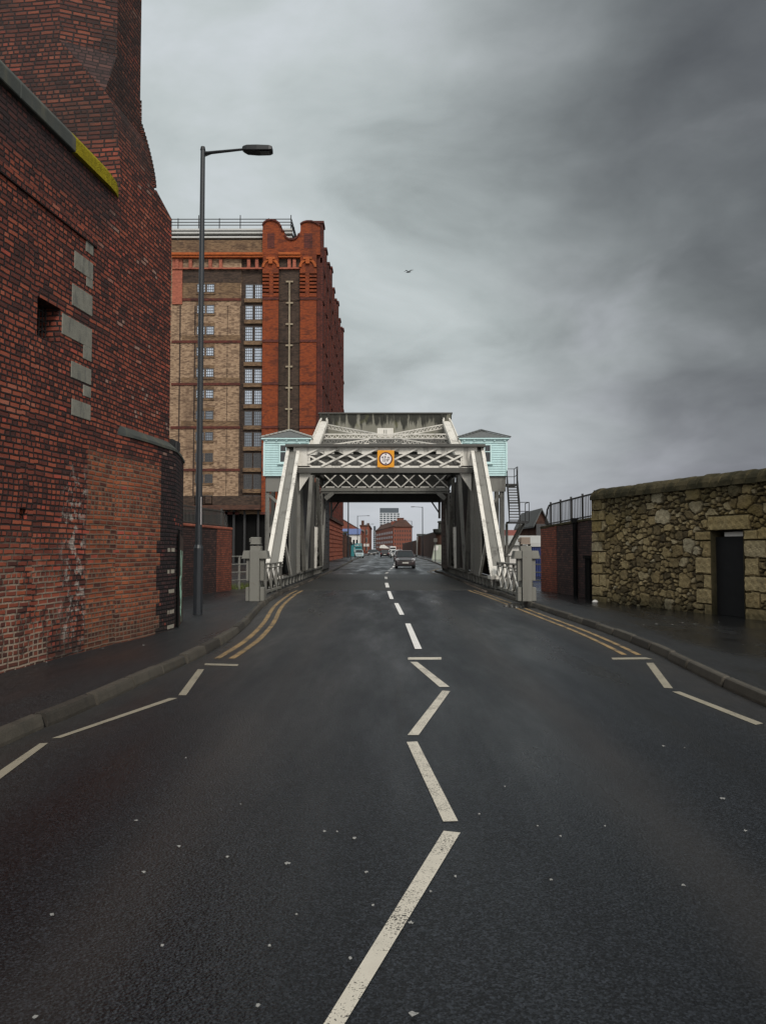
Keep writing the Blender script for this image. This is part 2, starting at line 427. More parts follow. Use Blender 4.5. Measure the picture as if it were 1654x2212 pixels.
M['litter'] = plain('dropped_paper', (.27, .27, .255), .8, .2, 20)
def puddle():
    m, t, b = new_mat('still_water'); fin(t, b, (.012, .012, .013), .04, t.bump(t.noise(t.pos(), 5, 2), .03, .01), .6); return m
M['puddle'] = puddle()

def steel(name, col, dirt=(.06, .05, .04), amt=.55, rough=.5):
    m, t, b = new_mat(name); p = t.pos()
    st = t.noise(t.vm('MULTIPLY', p, (1.6, 1.6, .25)), 1.6, 6, .68); sp = t.noise(p, 6.0, 5, .7)
    c = t.mix(t.noise(p, .9, 3), tuple(k * .85 for k in col), tuple(min(1, k * 1.1) for k in col))
    c = t.mix(t.mul(t.ss(st, .50, .72), amt), c, dirt)
    c = t.mix(t.mul(t.ss(sp, .60, .72), amt * .9), c, (.10, .055, .03))
    fin(t, b, c, t.add(rough, t.mul(sp, .15)), t.bump(sp, .15, .01), .4); return m
M['cream'] = steel('cream_steel_paint', (.68, .65, .585), dirt=(.045, .038, .03), amt=.62)
M['grey'] = steel('shaded_grey_steel_paint', (.185, .18, .16), dirt=(.035, .03, .025), amt=.65)  # darker copy of the cream paint; shade on side members put in its colour
M['dgrey'] = steel('dirty_shaded_steel_paint', (.075, .072, .064), amt=.6)  # dirt, plus the shade on rear and under members in the colour
M['blacksteel'] = steel('black_steel', (.022, .022, .022), amt=.3)
M['pedestal'] = steel('pedestal_paint', (.20, .195, .170), dirt=(.09, .085, .07), amt=.5)
def cweight():
    m, t, b = new_mat('counterweight_paint'); p = t.pos(); x, y, z = t.sep(p)
    st = t.noise(t.vm('MULTIPLY', p, (2.2, 2.2, .30)), 1.3, 6, .68); big = t.noise(p, .7, 4)
    c = t.mix(big, (.13, .125, .095), (.27, .26, .215))
    top = t.ss(z, 9.3, 11.0)                # streaks of mould running from the top edge
    mk = t.ss(t.add(st, t.mul(top, .32)), .66, .78)
    c = t.mix(t.mul(mk, .93), c, (.018, .018, .014))
    c = t.mix(t.mul(t.ss(t.noise(p, 1.1, 5), .55, .66), .4), c, (.14, .14, .06))
    fin(t, b, c, .75, None, .3); return m
M['cweight'] = cweight()
M['mint'] = plain('mint_clapboard_paint', (.44, .62, .62), .6, .1, 1.5, dirt=(.25, .34, .32), dirt_amt=.5)
M['mintr'] = plain('mint_trim_paint', (.52, .70, .69), .55, .08, 2)
M['slate'] = plain('roof_slate', (.115, .12, .118), .7, .3, 5, bump=.4, dirt=(.07, .09, .06), dirt_amt=.4)
M['ridge'] = plain('pale_ridge_tile', (.36, .36, .33), .7, .25, 4)
def glass(name, col, rough=.08):
    m, t, b = new_mat(name); fin(t, b, col, rough, None, .7); return m
M['glass'] = glass('dark_glass', (.012, .014, .016))
M['black'] = plain('black_void', (.006, .006, .006), .95, .2, 2, spec=.1)
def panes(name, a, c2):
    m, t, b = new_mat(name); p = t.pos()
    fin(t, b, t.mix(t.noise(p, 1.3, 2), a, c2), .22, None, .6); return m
M['pane_daylit'] = panes('daylight_toned_panes', (.38, .45, .55), (.64, .72, .82))  # daylight seen through the upper floors is put into the pane colour
M['pane_mid'] = panes('mid_tone_panes', (.11, .13, .16), (.24, .28, .33))  # middle step of the daylight painted into the panes
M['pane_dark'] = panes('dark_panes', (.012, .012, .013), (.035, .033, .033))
M['post'] = plain('lamp_post_paint', (.022, .025, .029), .42, .2, 2, metal=.0, spec=.55)
M['lantern'] = plain('lantern_black', (.010, .011, .012), .45, .2, 4)
M['lens'] = plain('lamp_lens', (.10, .11, .11), .3, .2, 60)
M['amber'] = plain('amber_sign_face', (.72, .30, .012), .5, .08, 6)
M['signwhite'] = plain('white_sign_face', (.76, .70, .68), .5, .05, 6)
M['signred'] = plain('dark_red_ring', (.07, .008, .010), .5, .1, 6)
M['signblack'] = plain('sign_black', (.008, .008, .008), .5, .1, 6)
M['door'] = plain('brown_door', (.065, .036, .026), .75, .35, 5, bump=.3, dirt=(.10, .075, .05), dirt_amt=.5)
M['tag'] = plain('mint_spray_paint', (.30, .52, .40), .7, .15, 10)
M['whitemark'] = plain('whitewash', (.34, .31, .25), .85, .4, 14, dirt=(.10, .06, .045), dirt_amt=.8)
M['doorblack'] = plain('black_door', (.004, .004, .0045), .85, .3, 3)
M['corr'] = plain('pale_sheet_roof', (.42, .42, .40), .6, .15, 2)
M['blue'] = plain('blue_container_paint', (.022, .035, .12), .5, .25, 1)
M['redroof'] = plain('red_tiles', (.20, .06, .045), .8, .3, 3)
M['rust'] = steel('rusty_grey', (.24, .19, .15), dirt=(.09, .05, .03), amt=.8)
M['grass'] = plain('weeds_green', (.09, .11, .025), .9, .4, 6)
M['rubber'] = plain('black_rubber', (.012, .012, .012), .8, .2, 6)
M['chrome'] = plain('bright_trim', (.55, .55, .56), .25, .1, 6, metal=.8)
M['lampglass'] = plain('headlamp_lens', (.55, .56, .56), .15, .2, 12)
M['plate'] = plain('number_plate', (.62, .60, .54), .5, .1, 8)
M['redlens'] = plain('tail_lamp', (.25, .012, .012), .25, .1, 8)
def carpaint(name, col):
    m, t, b = new_mat(name); fin(t, b, col, .28, None, .55)
    b.inputs['Coat Weight'].default_value = .6; b.inputs['Coat Roughness'].default_value = .08; return m
M['rail'] = plain('galvanised', (.055, .054, .050), .55, .25, 3, dirt=(.10, .07, .05), dirt_amt=.5)
M['whitewall'] = plain('white_render', (.62, .60, .56), .8, .1, .5, dirt=(.3, .28, .25), dirt_amt=.3)
M['tower'] = plain('pale_tower_cladding', (.58, .60, .62), .6, .05, .1)
M['towerglass'] = glass('tower_glass', (.055, .07, .085), .2)
M['bluesheet'] = plain('blue_roof_sheet', (.10, .14, .30), .5, .15, .6)
M['teal'] = plain('teal_van_paint', (.035, .20, .22), .4, .12, 1)
M['palegreen'] = plain('pale_green_board', (.36, .39, .32), .7, .2, 1.2, dirt=(.2, .22, .17), dirt_amt=.5)
M['gull'] = plain('dark_feathers', (.03, .03, .032), .8, .3, 8)
M['cloth'] = plain('white_sheet', (.62, .60, .56), .7, .1, 1)
# ================================================================== SETTING: ground, road, kerbs
def struct(o): o['kind'] = 'structure'; return o
LK = [(-3.30, -8), (-3.26, 3), (-3.19, 6.6), (-3.07, 7.9), (-2.95, 9.9), (-2.85, 11.4), (-2.81, 13), (-2.83, 14.7), (-3.02, 17.7), (-3.42, 21.9), (-3.62, 25), (-3.74, 28), (-3.80, 31), (-3.80, 58), (-3.95, 72), (-4.3, 100), (-4.7, 160), (-5.0, 700)]
RK = [(3.95, -8), (3.94, 6), (3.96, 8.3), (4.01, 9.5), (4.12, 10.9), (4.27, 12.9), (4.32, 15.8), (4.23, 19.6), (4.14, 23.7), (4.0, 28.5), (3.84, 32), (3.72, 50), (3.55, 57), (4.4, 62), (5.2, 70), (5.8, 95), (6.1, 127), (6.4, 300), (6.5, 700)]
LKc = spline([(a, b, 0) for a, b in LK], .5); RKc = spline([(a, b, 0) for a, b in RK], .5)
mb = MB(); mb.poly([(-1500, -60, -.03), (1500, -60, -.03), (1500, 4000, -.03), (-1500, 4000, -.03)])
struct(mb.build('ground', M['ground']))
mb = MB(); mb.poly([(-7, -9, 0), (9, -9, 0), (9, 700, 0), (-7, 700, 0)])
struct(mb.build('road', M['road']))
def offs(C, k):                              # offset a curve sideways (positive = to +X)
    out = []
    for i, p in enumerate(C):
        d = (C[min(i + 1, len(C) - 1)] - C[max(i - 1, 0)]).normalized(); out.append(p + Vector((d.y, -d.x, 0)) * k)
    return out
def pavement(C, side, far):
    mb = MB(); I = offs(C, side * .115)
    for i in range(len(C) - 1):
        a, b = I[i], I[i + 1]
        mb.poly([(a.x, a.y, .118), (b.x, b.y, .118), (far, b.y, .118), (far, a.y, .118)][::(1 if side > 0 else -1)][::-1])
    o = struct(mb.build('pavement', M['pave'], fix=False)); return o
pavement(LKc, -1, -22); pavement(RKc, 1, 26)
def kerb(C, side):
    tint = [MB(), MB(), MB()]; i = 0
    I = offs(C, side * .13); F_ = offs(C, side * .02)
    acc = 0; start = 0; random.seed(3)
    while start < len(C) - 2:
        end = start + (2 if C[start].y < 45 else 12)
        end = min(end, len(C) - 1); top = .124 + random.uniform(-.008, .012); j = random.uniform(-.014, .014); g = .028
        rows = []
        for k in range(start, end + 1):
            p, f, q = C[k].copy(), F_[k].copy(), I[k].copy()
            d = (C[min(k + 1, len(C) - 1)] - C[max(k - 1, 0)]).normalized()
            s = d * (g if k == start else -g if k == end else 0)
            n = Vector((d.y, -d.x, 0)) * j
            p, f, q = p + s + n, f + s + n, q + s
            f2 = f + (q - f) * .10
            rows.append([(p.x, p.y, -.02), (p.x, p.y, .03), (f.x, f.y, top - .025), (f2.x, f2.y, top), (q.x, q.y, top), (q.x, q.y, -.02)])
        tint[random.randint(0, 2)].loft(rows); start = end
    fl = MB(); rows = []
    for k in range(len(C)):
        p, f, q = C[k], F_[k], I[k]; d = (q - p).normalized(); rows.append([(*(p + d * .012).xy, -.02), (*(f + d * .03).xy, .085), (*(f + d * .05).xy, .100), (*q.xy, .112), (*q.xy, -.02)])
    fl.loft(rows); struct(fl.build('kerb_bed', M['black']))
    for q, mt in zip(tint, ('kerb', 'kerb_dark', 'kerb_pale')): struct(q.build('kerb', M[mt], bevel=.014))
kerb(LKc, -1); kerb(RKc, 1)
# gutter dust strip is in the asphalt; markings lie 4 mm above it
def quad_px(mb, pts, z=.004):
    mb.poly([gnd(x, y, z) for x, y in pts])
def marking(pxs, mat, z=.004):
    mb = MB()
    for q in pxs: quad_px(mb, q, z)
    for i, f in enumerate(mb.f):
        a, b, c = (mb.v[k] for k in f[:3])
        if (b - a).cross(c - a).z < 0: mb.f[i] = f[::-1]
    return struct(mb.build('road_marking', mat, fix=False))
marking([[(660, 2275), (706, 2275), (994, 1799), (958, 1795)], [(878, 1603), (901, 1602), (989, 1774), (957, 1775)],
         [(880, 1588), (904, 1588), (972, 1493), (955, 1492)], [(886, 1430), (901, 1430), (971, 1484), (949, 1484)], [(881, 1420), (953, 1420), (953, 1425), (881, 1425)]], M['line'])
marking([[(875, 1347), (886, 1347), (911, 1402), (896, 1402)], [(851, 1303), (860, 1303), (873, 1328), (863, 1328)], [(836, 1277), (843, 1277), (850, 1294), (842, 1294)],
         [(831, 1259), (838, 1259), (841, 1269), (833, 1269)], [(830, 1246), (836, 1246), (837, 1251), (831, 1251)]], M['brightline'], .012)
marking([[(831, 1239), (837, 1239), (840, 1236), (834, 1236)], [(836, 1233.5), (842, 1233.5), (845, 1231), (840, 1231)], [(841, 1229.5), (846, 1229.5), (849, 1227), (844, 1227)], [(846, 1225.5), (850, 1225.5), (853, 1222.5), (849, 1222.5)], [(850, 1220), (853, 1220), (855, 1217.5), (852, 1217.5)], [(852, 1215), (855, 1215), (856, 1212.5), (853, 1212.5)]], M['brightline'], .006)
marking([[(443, 1433), (515, 1435), (513, 1439), (441, 1437)], [(385, 1502), (402, 1502), (441, 1446), (427, 1446)], [(112, 1595), (131, 1594), (384, 1508), (366, 1508)], [(-40, 1692), (-12, 1692), (104, 1605), (86, 1606)],
         [(1320, 1421), (1394, 1420), (1410, 1424), (1323, 1425)], [(1395, 1432), (1411, 1432), (1453, 1487), (1434, 1486)], [(1451, 1494), (1468, 1494), (1648, 1563), (1632, 1566)]], M['oldline'])
mb = MB()
def ribbon(C, off, w_, y0, y1, z=.005):
    a = offs(C, off - w_ / 2); b = offs(C, off + w_ / 2)
    for i in range(len(C) - 1):
        if y0 <= C[i].y <= y1: mb.poly([(a[i].x, a[i].y, z), (b[i].x, b[i].y, z), (b[i + 1].x, b[i + 1].y, z), (a[i + 1].x, a[i + 1].y, z)])
for o_ in (.30, .52): ribbon(LKc, o_, .10, 11.6, 31.2)
for o_ in (-.30, -.52): ribbon(RKc, o_, .085, 12.0, 31.2)
for o_ in (-.30, -.50): ribbon(RKc, o_, .085, 50.5, 66, .007)
struct(mb.build('road_marking', M['yline']))
mb = MB(); mb.poly([gnd(1085, 1310, .007), gnd(1120, 1314, .007), gnd(1158, 1313, .007), gnd(1150, 1306, .007), gnd(1105, 1303, .007)])
struct(mb.build('puddle', M['puddle']))

# ================================================================== LEFT: old brick building beside the footway
P0 = gnd(0, 1455, .12); P0.z = 0
dW = ray(1035, 1186); dW.z = 0; dW.normalize(); nW = Vector((dW.y, -dW.x, 0))
def W(s, n, z): return P0 + dW * s + nW * n + Vector((0, 0, z))
def wpx(x, y, n=0.0):                        # picture -> (s, z) on the wall plane offset n
    r = ray(x, y); c = Vector((0, 0, EYE)); k = (n - (c - P0).dot(nW)) / r.dot(nW); p = c + r * k
    return (p - P0).dot(dW), p.z
bb = thing('brick_building', 'old dark red brick building with chamfered tower and stone coping beside the left footway', 'building', W(1.5, 0, 0))
def panel(mb, s0, s1, z0, z1, n=0.0, holes=(), depth=.35):
    ss = sorted({s0, s1, *[h[0] for h in holes], *[h[1] for h in holes]}); zz = sorted({z0, z1, *[h[2] for h in holes], *[h[3] for h in holes]})
    for a, b in zip(ss, ss[1:]):
        for c, d in zip(zz, zz[1:]):
            if any(h[0] - 1e-6 <= a and b <= h[1] + 1e-6 and h[2] - 1e-6 <= c and d <= h[3] + 1e-6 for h in holes): continue
            mb.poly([W(a, n, c), W(b, n, c), W(b, n, d), W(a, n, d)])
    for a, b, c, d in holes:
        q = n - depth
        mb.poly([W(a, n, c), W(b, n, c), W(b, q, c), W(a, q, c)]); mb.poly([W(a, q, d), W(b, q, d), W(b, n, d), W(a, n, d)])
        mb.poly([W(a, n, c), W(a, q, c), W(a, q, d), W(a, n, d)]); mb.poly([W(b, q, c), W(b, n, c), W(b, n, d), W(b, q, d)])
hw = wpx(80, 650) + wpx(131, 728); hole1 = (wpx(80, 690)[0], wpx(131, 690)[0], wpx(105, 735)[1], wpx(105, 652)[1])
hole2 = (wpx(42, 1110)[0], wpx(58, 1110)[0], wpx(50, 1122)[1], wpx(50, 1098)[1])
S_T = 3.02                                   # near side of the tower along the wall
mb = MB()
Z_C = 7.42                                   # underside of the coping
panel(mb, -16, S_T, 0, Z_C, 0, [hole1, hole2])
mb.poly([W(-16, 0, Z_C), W(S_T, 0, Z_C), W(S_T, -.5, Z_C), W(-16, -.5, Z_C)])
mb.poly([W(-16, -.5, 0), W(-16, -.5, Z_C), W(S_T, -.5, Z_C), W(S_T, -.5, 0)])
mb.poly([W(-16, 0, 0), W(-16, -.5, 0), W(-16, -.5, Z_C), W(-16, 0, Z_C)])
# tower: square and battered below, chamfered above, shouldered on its far side
NT_, DT = -.30, -4.2
S_E, S_F = 5.24, 4.36
z_b0, z_b1 = 7.75, 9.30                      # batter
mb.poly([W(S_T, 0, 0), W(S_E, 0, 0), W(S_E - .04, 0, 8.02), W(4.46, 0, 8.25), W(S_T, 0, z_b0)])
nb = [0, -.03, -.06, -.10, -.15, -.21, NT_]; zb = [z_b0, 8.25, 8.5, 8.75, 9.0, 9.15, z_b1]
fs = [4.46, 4.44, 4.43, 4.42, 4.41, 4.40, 4.38]
for i in range(6):
    lo = z_b0 if i == 0 else zb[i]
    mb.poly([W(S_T, nb[i], zb[i]), W(fs[i], nb[i], zb[i] if i else 8.25), W(fs[i + 1], nb[i + 1], zb[i + 1]), W(S_T, nb[i + 1], zb[i + 1])])
    mb.poly([W(fs[i], nb[i], zb[i] if i else 8.25), W(fs[i], DT, zb[i] if i else 8.25), W(fs[i + 1], DT, zb[i + 1]), W(fs[i + 1], nb[i + 1], zb[i + 1])])
mb.poly([W(S_E - .04, 0, 8.02), W(S_E - .04, DT, 8.02), W(4.46, DT, 8.25), W(4.46, 0, 8.25)])
mb.poly([W(S_E, 0, 0), W(S_E, DT, 0), W(S_E - .04, DT, 8.02), W(S_E - .04, 0, 8.02)])
sB, nA = 3.42, -1.13
zA, zB, zT = 10.25, 10.15, 17.0
mb.poly([W(S_T, DT, 0), W(S_T, 0, 0), W(S_T, 0, z_b0)] + [W(S_T, nb[i], zb[i]) for i in range(1, 7)] + [W(S_T, nA, zA), W(S_T, nA, zT), W(S_T, DT, zT)])
mb.poly([W(S_T, NT_, z_b1), W(fs[6], NT_, z_b1), W(S_F, NT_, zT), W(sB, NT_, zT), W(sB, NT_, zB)])
mb.poly([W(S_T, nA, zA), W(sB, NT_, zB), W(sB, NT_, zT), W(S_T, nA, zT)])
mb.poly([W(fs[6], NT_, z_b1), W(fs[6], DT, z_b1), W(S_F, DT, zT), W(S_F, NT_, zT)])
mb.poly([W(S_T, nA, zT), W(sB, NT_, zT), W(S_F, NT_, zT), W(S_F, DT, zT), W(S_T, DT, zT)])
mb.poly([W(S_T, DT, 0), W(S_T, DT, zT), W(S_F, DT, zT), W(S_E, DT, 8.02), W(S_E, DT, 0)])
mb.build('wall', M['oldwall'], bb)
mb = MB(); mb.poly([W(S_T, NT_, z_b1), W(sB, NT_, zB), W(S_T, nA, zA)])
mb.build('broach', M['darkbrick'], bb, 'sooty sloping stop where the tower corner turns from square to chamfered')
# stepped courses at the far arris of the tower (bricks standing proud)
mb = MB()
z = 8.3
k = 0
while z < 9.9:
    f = (z - 8.3) / 1.2; n0 = -.02 - .28 * min(1, max(0, f)) ** 1.4
    mb.hexa([W(4.40, n0 - .4, z), W(4.40, n0 + .015, z), W(4.475 - .05 * f, n0 + .015, z), W(4.475 - .05 * f, n0 - .4, z), W(4.40, n0 - .4, z + .062), W(4.40, n0 + .015, z + .062), W(4.475 - .05 * f, n0 + .015, z + .062), W(4.475 - .05 * f, n0 - .4, z + .062)])
    z += .075
mb.build('corbelled_course', M['oldwall'], bb)
# coping of dressed stone, weathered top, mossy end
mb = MB(); pts = [(.07, Z_C), (.07, Z_C + .20), (-.02, Z_C + .32), (-.53, Z_C + .34), (-.53, Z_C)]
s = -16.0
while s < 1.45:
    e = min(s + 1.46, 1.46); mb.loft([[W(q, n, z) for n, z in pts] for q in (s, e - .008)]); s = e
coping = mb.build('coping', M['coping'], bb, bevel=.012)
mb = MB()
ends = [(1.46, 0, 1), (2.2, 0, 1), (2.55, 0, .98), (2.78, -.02, .9), (2.93, -.06, .75), (3.0, -.12, .45)]
mb.loft([[W(q, (n if n > 0 else n) + o_, Z_C + (z - Z_C) * sc_ - .02 * (1 - sc_)) for n, z in pts] for q, o_, sc_ in ends])
mb.build('mossy_coping', M['moss'], coping, 'end of the coping thick with yellow-green moss', smooth=False)
# projecting string course of bricks
mb = MB(); zS = wpx(100, 452)[1]
mb.hexa([W(-16, 0, zS), W(-16, .03, zS), W(2.22, .03, zS), W(2.22, 0, zS), W(-16, 0, zS + .15), W(-16, .03, zS + .15), W(2.22, .03, zS + .15), W(2.22, 0, zS + .15)])
mb.build('string_course', M['oldwall'], bb)
# dressed stones up the old straight joint
for x0, y0, x1, y1 in [(185, 518, 201, 552), (160, 551, 201, 597), (186, 598, 201, 626), (155, 622, 201, 676), (133, 690, 200, 742), (179, 745, 200, 783), (153, 785, 198, 828), (179, 830, 197, 862), (154, 864, 196, 907)]:
    xm, ym = (x0 + x1) / 2, (y0 + y1) / 2
    s0, s1 = wpx(x0, ym)[0], 2.13; z1, z0 = wpx(xm, y0 + 4)[1], wpx(xm, y1 - 4)[1]
    mb = MB(); q = .012
    mb.hexa([W(s0, -.05, z0), W(s0, q, z0), W(s1, q, z0), W(s1, -.05, z0), W(s0, -.05, z1), W(s0, q, z1), W(s1, q, z1), W(s1, -.05, z1)])
    mb.build('quoin_stone', M['quoin'], bb, bevel=.006)
# barred opening
mb = MB(); a, b_, c_, d_ = hole1
mb.poly([W(a, -.345, c_), W(b_, -.345, c_), W(b_, -.345, d_), W(a, -.345, d_)]); MB().poly([W(hole2[0], -.345, hole2[2]), W(hole2[1], -.345, hole2[2]), W(hole2[1], -.345, hole2[3]), W(hole2[0], -.345, hole2[3])]).build('putlog_hole', M['black'], bb)
op = mb.build('opening', M['black'], bb)
mb = MB()
for k in range(7): mb.bar(W(a + (b_ - a) * (k + .5) / 7, -.2, c_), W(a + (b_ - a) * (k + .5) / 7, -.2, d_), .014, .014, (1, 0, 0))
for k in range(4): mb.bar(W(a, -.2, c_ + (d_ - c_) * (k + .5) / 4), W(b_, -.2, c_ + (d_ - c_) * (k + .5) / 4), .014, .014)
mb.build('grille', M['blacksteel'], op)
# rounded lower corner with its weathered set-off, brown door and whitewashed jamb bricks
cor = [(3.05, .0), (3.5, .055), (4.0, .075), (5.15, .075), (5.42, .055)]
cw = [W(s, n, 0) for s, n in cor]
e0 = cw[-1]; e1 = Vector((-4.16, 15.9, 0)); e2 = Vector((-4.40, 17.1, 0)); e3 = Vector((-4.9, 17.6, 0)); e4 = Vector((-8.0, 18.0, 0))
path = cw + [e1, e2, e3, e4]
Z_O = 3.52
mb = MB(); u = U0 + 3.05
for i in range(len(path) - 1):
    p, q = path[i], path[i + 1]; L = (q - p).length
    mb.poly([(p.x, p.y, 0), (q.x, q.y, 0), (q.x, q.y, Z_O), (p.x, p.y, Z_O)], [(u, 0), (u + L, 0), (u + L, Z_O), (u, Z_O)]); u += L
mb.build('corner_wall', M['oldwall'], bb)
mb = MB()                                    # set-off slabs
top = [W(3.05, -.02, 0), W(3.5, -.02, 0), W(4.0, -.02, 0), W(5.1, -.02, 0), W(5.22, -.06, 0), Vector((-4.36, 15.6, 0)), Vector((-4.62, 16.9, 0)), Vector((-5.2, 17.3, 0)), Vector((-8.0, 17.7, 0))]
for i in range(len(path) - 1):
    p, q, a2, b2 = path[i], path[i + 1], top[i], top[i + 1]
    o1 = (p - a2).normalized() * .03; o2 = (q - b2).normalized() * .03
    if i == 0: o1 = Vector((0, 0, 0))
    mb.hexa([(a2.x, a2.y, Z_O), tuple(p + o1 + Vector((0, 0, Z_O))), tuple(q + o2 + Vector((0, 0, Z_O))), (b2.x, b2.y, Z_O), (a2.x, a2.y, Z_O + .19), tuple(p + o1 + Vector((0, 0, Z_O + .05))), tuple(q + o2 + Vector((0, 0, Z_O + .05))), (b2.x, b2.y, Z_O + .19)])
mb.build('set_off_slab', M['coping'], bb)
# door lies in the turned corner face
dd = (e2 - e1).normalized(); dn = Vector((dd.y, -dd.x, 0))
def D(a, o, z): return e1 + dd * a + dn * o + Vector((0, 0, z))
mb = MB(); mb.hexa([D(-.42, .00, .12), D(-.42, .03, .12), D(.95, .03, .12), D(.95, .00, .12), D(-.42, .00, 1.98), D(-.42, .03, 1.98), D(.95, .03, 1.86), D(.95, .00, 1.86)])
door = mb.build('door', M['door'], bb, bevel=.004)
mb = MB(); mb.hexa([D(-.50, .0, .12), D(-.50, .036, .12), D(-.43, .036, .12), D(-.43, .0, .12), D(-.50, .0, 2.03), D(-.50, .036, 2.03), D(-.43, .036, 2.02), D(-.43, .0, 2.02)])
mb.build('door_frame', M['black'], door)
mb = MB()
def squig(pts, w_=.014):
    C_ = spline([(a, z, 0) for a, z in pts], .03)
    for p, q in zip(C_, C_[1:]): mb.bar(D(p.x, .033, p.y), D(q.x, .033, q.y), .004, w_, (0, 0, 1) if abs(q.x - p.x) > abs(q.y - p.y) else dd)
squig([(.05, 1.15), (-.1, 1.35), (.0, 1.62), (.15, 1.5), (.1, 1.2), (-.05, .95), (.0, .75)])
squig([(.55, 1.6), (.4, 1.3), (.3, 1.1), (.2, 1.05)]); squig([(-.12, 1.1), (-.2, .9), (-.1, .7), (.1, .62), (.25, .8), (.2, 1.05), (.05, 1.1), (-.12, 1.0)], .03)
squig([(-.05, 1.0), (.05, .6), (.2, .9), (.3, .55)], .035); squig([(.0, .9), (.15, .55), (.1, .35)], .04); squig([(.35, .8), (.3, .45), (.1, .3), (-.1, .5)], .02); squig([(.15, .5), (.3, .35), (.4, .15)], .01)
mb.build('graffiti', M['tag'], door, 'mint green spray tag')
for y in (1185, 1232, 1275, 1320, 1352):
    mb = MB()
    z0 = wpx(364, y + 7, .07)[1]; s0 = wpx(361 + (y % 4), y, .07)[0]
    mb.hexa([W(s0, .05, z0), W(s0, .080, z0), W(5.40, .062, z0), W(5.40, .04, z0), W(s0, .05, z0 + .07), W(s0, .080, z0 + .07), W(5.40, .062, z0 + .07), W(5.40, .04, z0 + .07)])
    mb.build('whitewashed_brick', M['whitemark'], bb)
# bracket/gutter end at the corner
mb = MB(); mb.tube((-4.30, 16.0, 3.85), (-4.28, 16.0, 3.28), .07, .06, 8); mb.box(-4.62, -4.27, 15.7, 16.3, 3.68, 3.86)
mb.build('gutter_outlet', M['blacksteel'], bb)

# ------------------------------------------------------------------ left boundary wall + railing
def boundary(name, label, A, B, h0, h1, mat, endmat, endlen, capmat, th=.36):
    A, B = Vector((*A, 0)), Vector((*B, 0)); d = (B - A).normalized(); n = Vector((d.y, -d.x, 0)); L = (B - A).length
    o = thing(name, label, 'wall', (A + B) / 2)
    def hx(mb, a, b, n0, n1, za, zb, wa, wb):
        p = A + d * a; q = A + d * b
        mb.hexa([p + n * n0 + Vector((0, 0, za)), q + n * n0 + Vector((0, 0, zb)), q + n * n1 + Vector((0, 0, zb)), p + n * n1 + Vector((0, 0, za)), p + n * n0 + Vector((0, 0, wa)), q + n * n0 + Vector((0, 0, wb)), q + n * n1 + Vector((0, 0, wb)), p + n * n1 + Vector((0, 0, wa))])
    hh = lambda a: h0 + (h1 - h0) * a / L
    mb = MB(); hx(mb, 0, L - endlen, -th / 2, th / 2, 0, 0, hh(0), hh(L - endlen)); mb.build('wall_body', mat, o)
    mb = MB(); hx(mb, L - endlen, L, -th / 2 - .015, th / 2 + .015, 0, 0, hh(L - endlen), hh(L)); mb.build('end_pier', endmat, o, 'redder brick end pier')
    mb = MB(); hx(mb, 0, L, -th / 2 - .04, th / 2 + .04, hh(0), hh(L), hh(0) + .09, hh(L) + .09); mb.build('coping', capmat, o, bevel=.02)
    return o, A, d, n, L, hh
o, A, d, n, L, hh = boundary('boundary_wall', 'sooty brick boundary wall with red end pier left of the lamp post, railing on top', (-7.45, 20.0), (-5.93, 29.5), 2.42, 2.36, M['darkbrick'], M['redbrick'], 1.5, M['whpink'])
def palisade(label, A, d, L, hh, h, mat, step=.11, posts=5, mesh=False, curve_at_end=True, name='railing'):
    r = thing(name, label, 'railing', A + d * L / 2 + Vector((0, 0, hh(L / 2))))
    mb = MB(); k = 0.15
    def topz(a): return h if a < L - .55 or not curve_at_end else h * math.sqrt(max(.0, 1 - ((a - (L - .55)) / .56) ** 2))
    while k < L - .02:
        p = A + d * k; mb.bar(p + Vector((0, 0, hh(k) + .09)), p + Vector((0, 0, hh(k) + .09 + topz(k))), .02, .02, (1, 0, 0)); k += step
    mb.build('bars', mat, r)
    mb = MB(); ks = [i * L / 24 for i in range(25)]
    for a, b in zip(ks, ks[1:]):
        mb.bar(A + d * a + Vector((0, 0, hh(a) + .06 + topz(a))), A + d * b + Vector((0, 0, hh(b) + .06 + topz(b))), .04, .05)
        mb.bar(A + d * a + Vector((0, 0, hh(a) + .17)), A + d * b + Vector((0, 0, hh(b) + .17)), .03, .04)
    mb.build('rail', mat, r)
    for i in range(posts):
        a = .3 + (L - .9) * i / (posts - 1); mb = MB(); p = A + d * a
        mb.bar(p + Vector((0, 0, hh(a) + .09)), p + Vector((0, 0, hh(a) + .15 + topz(a))), .06, .06, (1, 0, 0)); mb.build('post', mat, r)
    if mesh:
        mb = MB()
        k = .15
        while k < L - .05:
            p = A + d * k; mb.bar(p + Vector((0, 0, hh(k) + .1)), p + Vector((0, 0, hh(k) + .1 + topz(k) * .7)), .007, .007, (1, 0, 0)); k += .09
        mb.build('mesh_panel', mat, r)
    return r
palisade('grey railing with curved end on top of the left boundary wall', A, d, L, hh, .62, M['rail'])

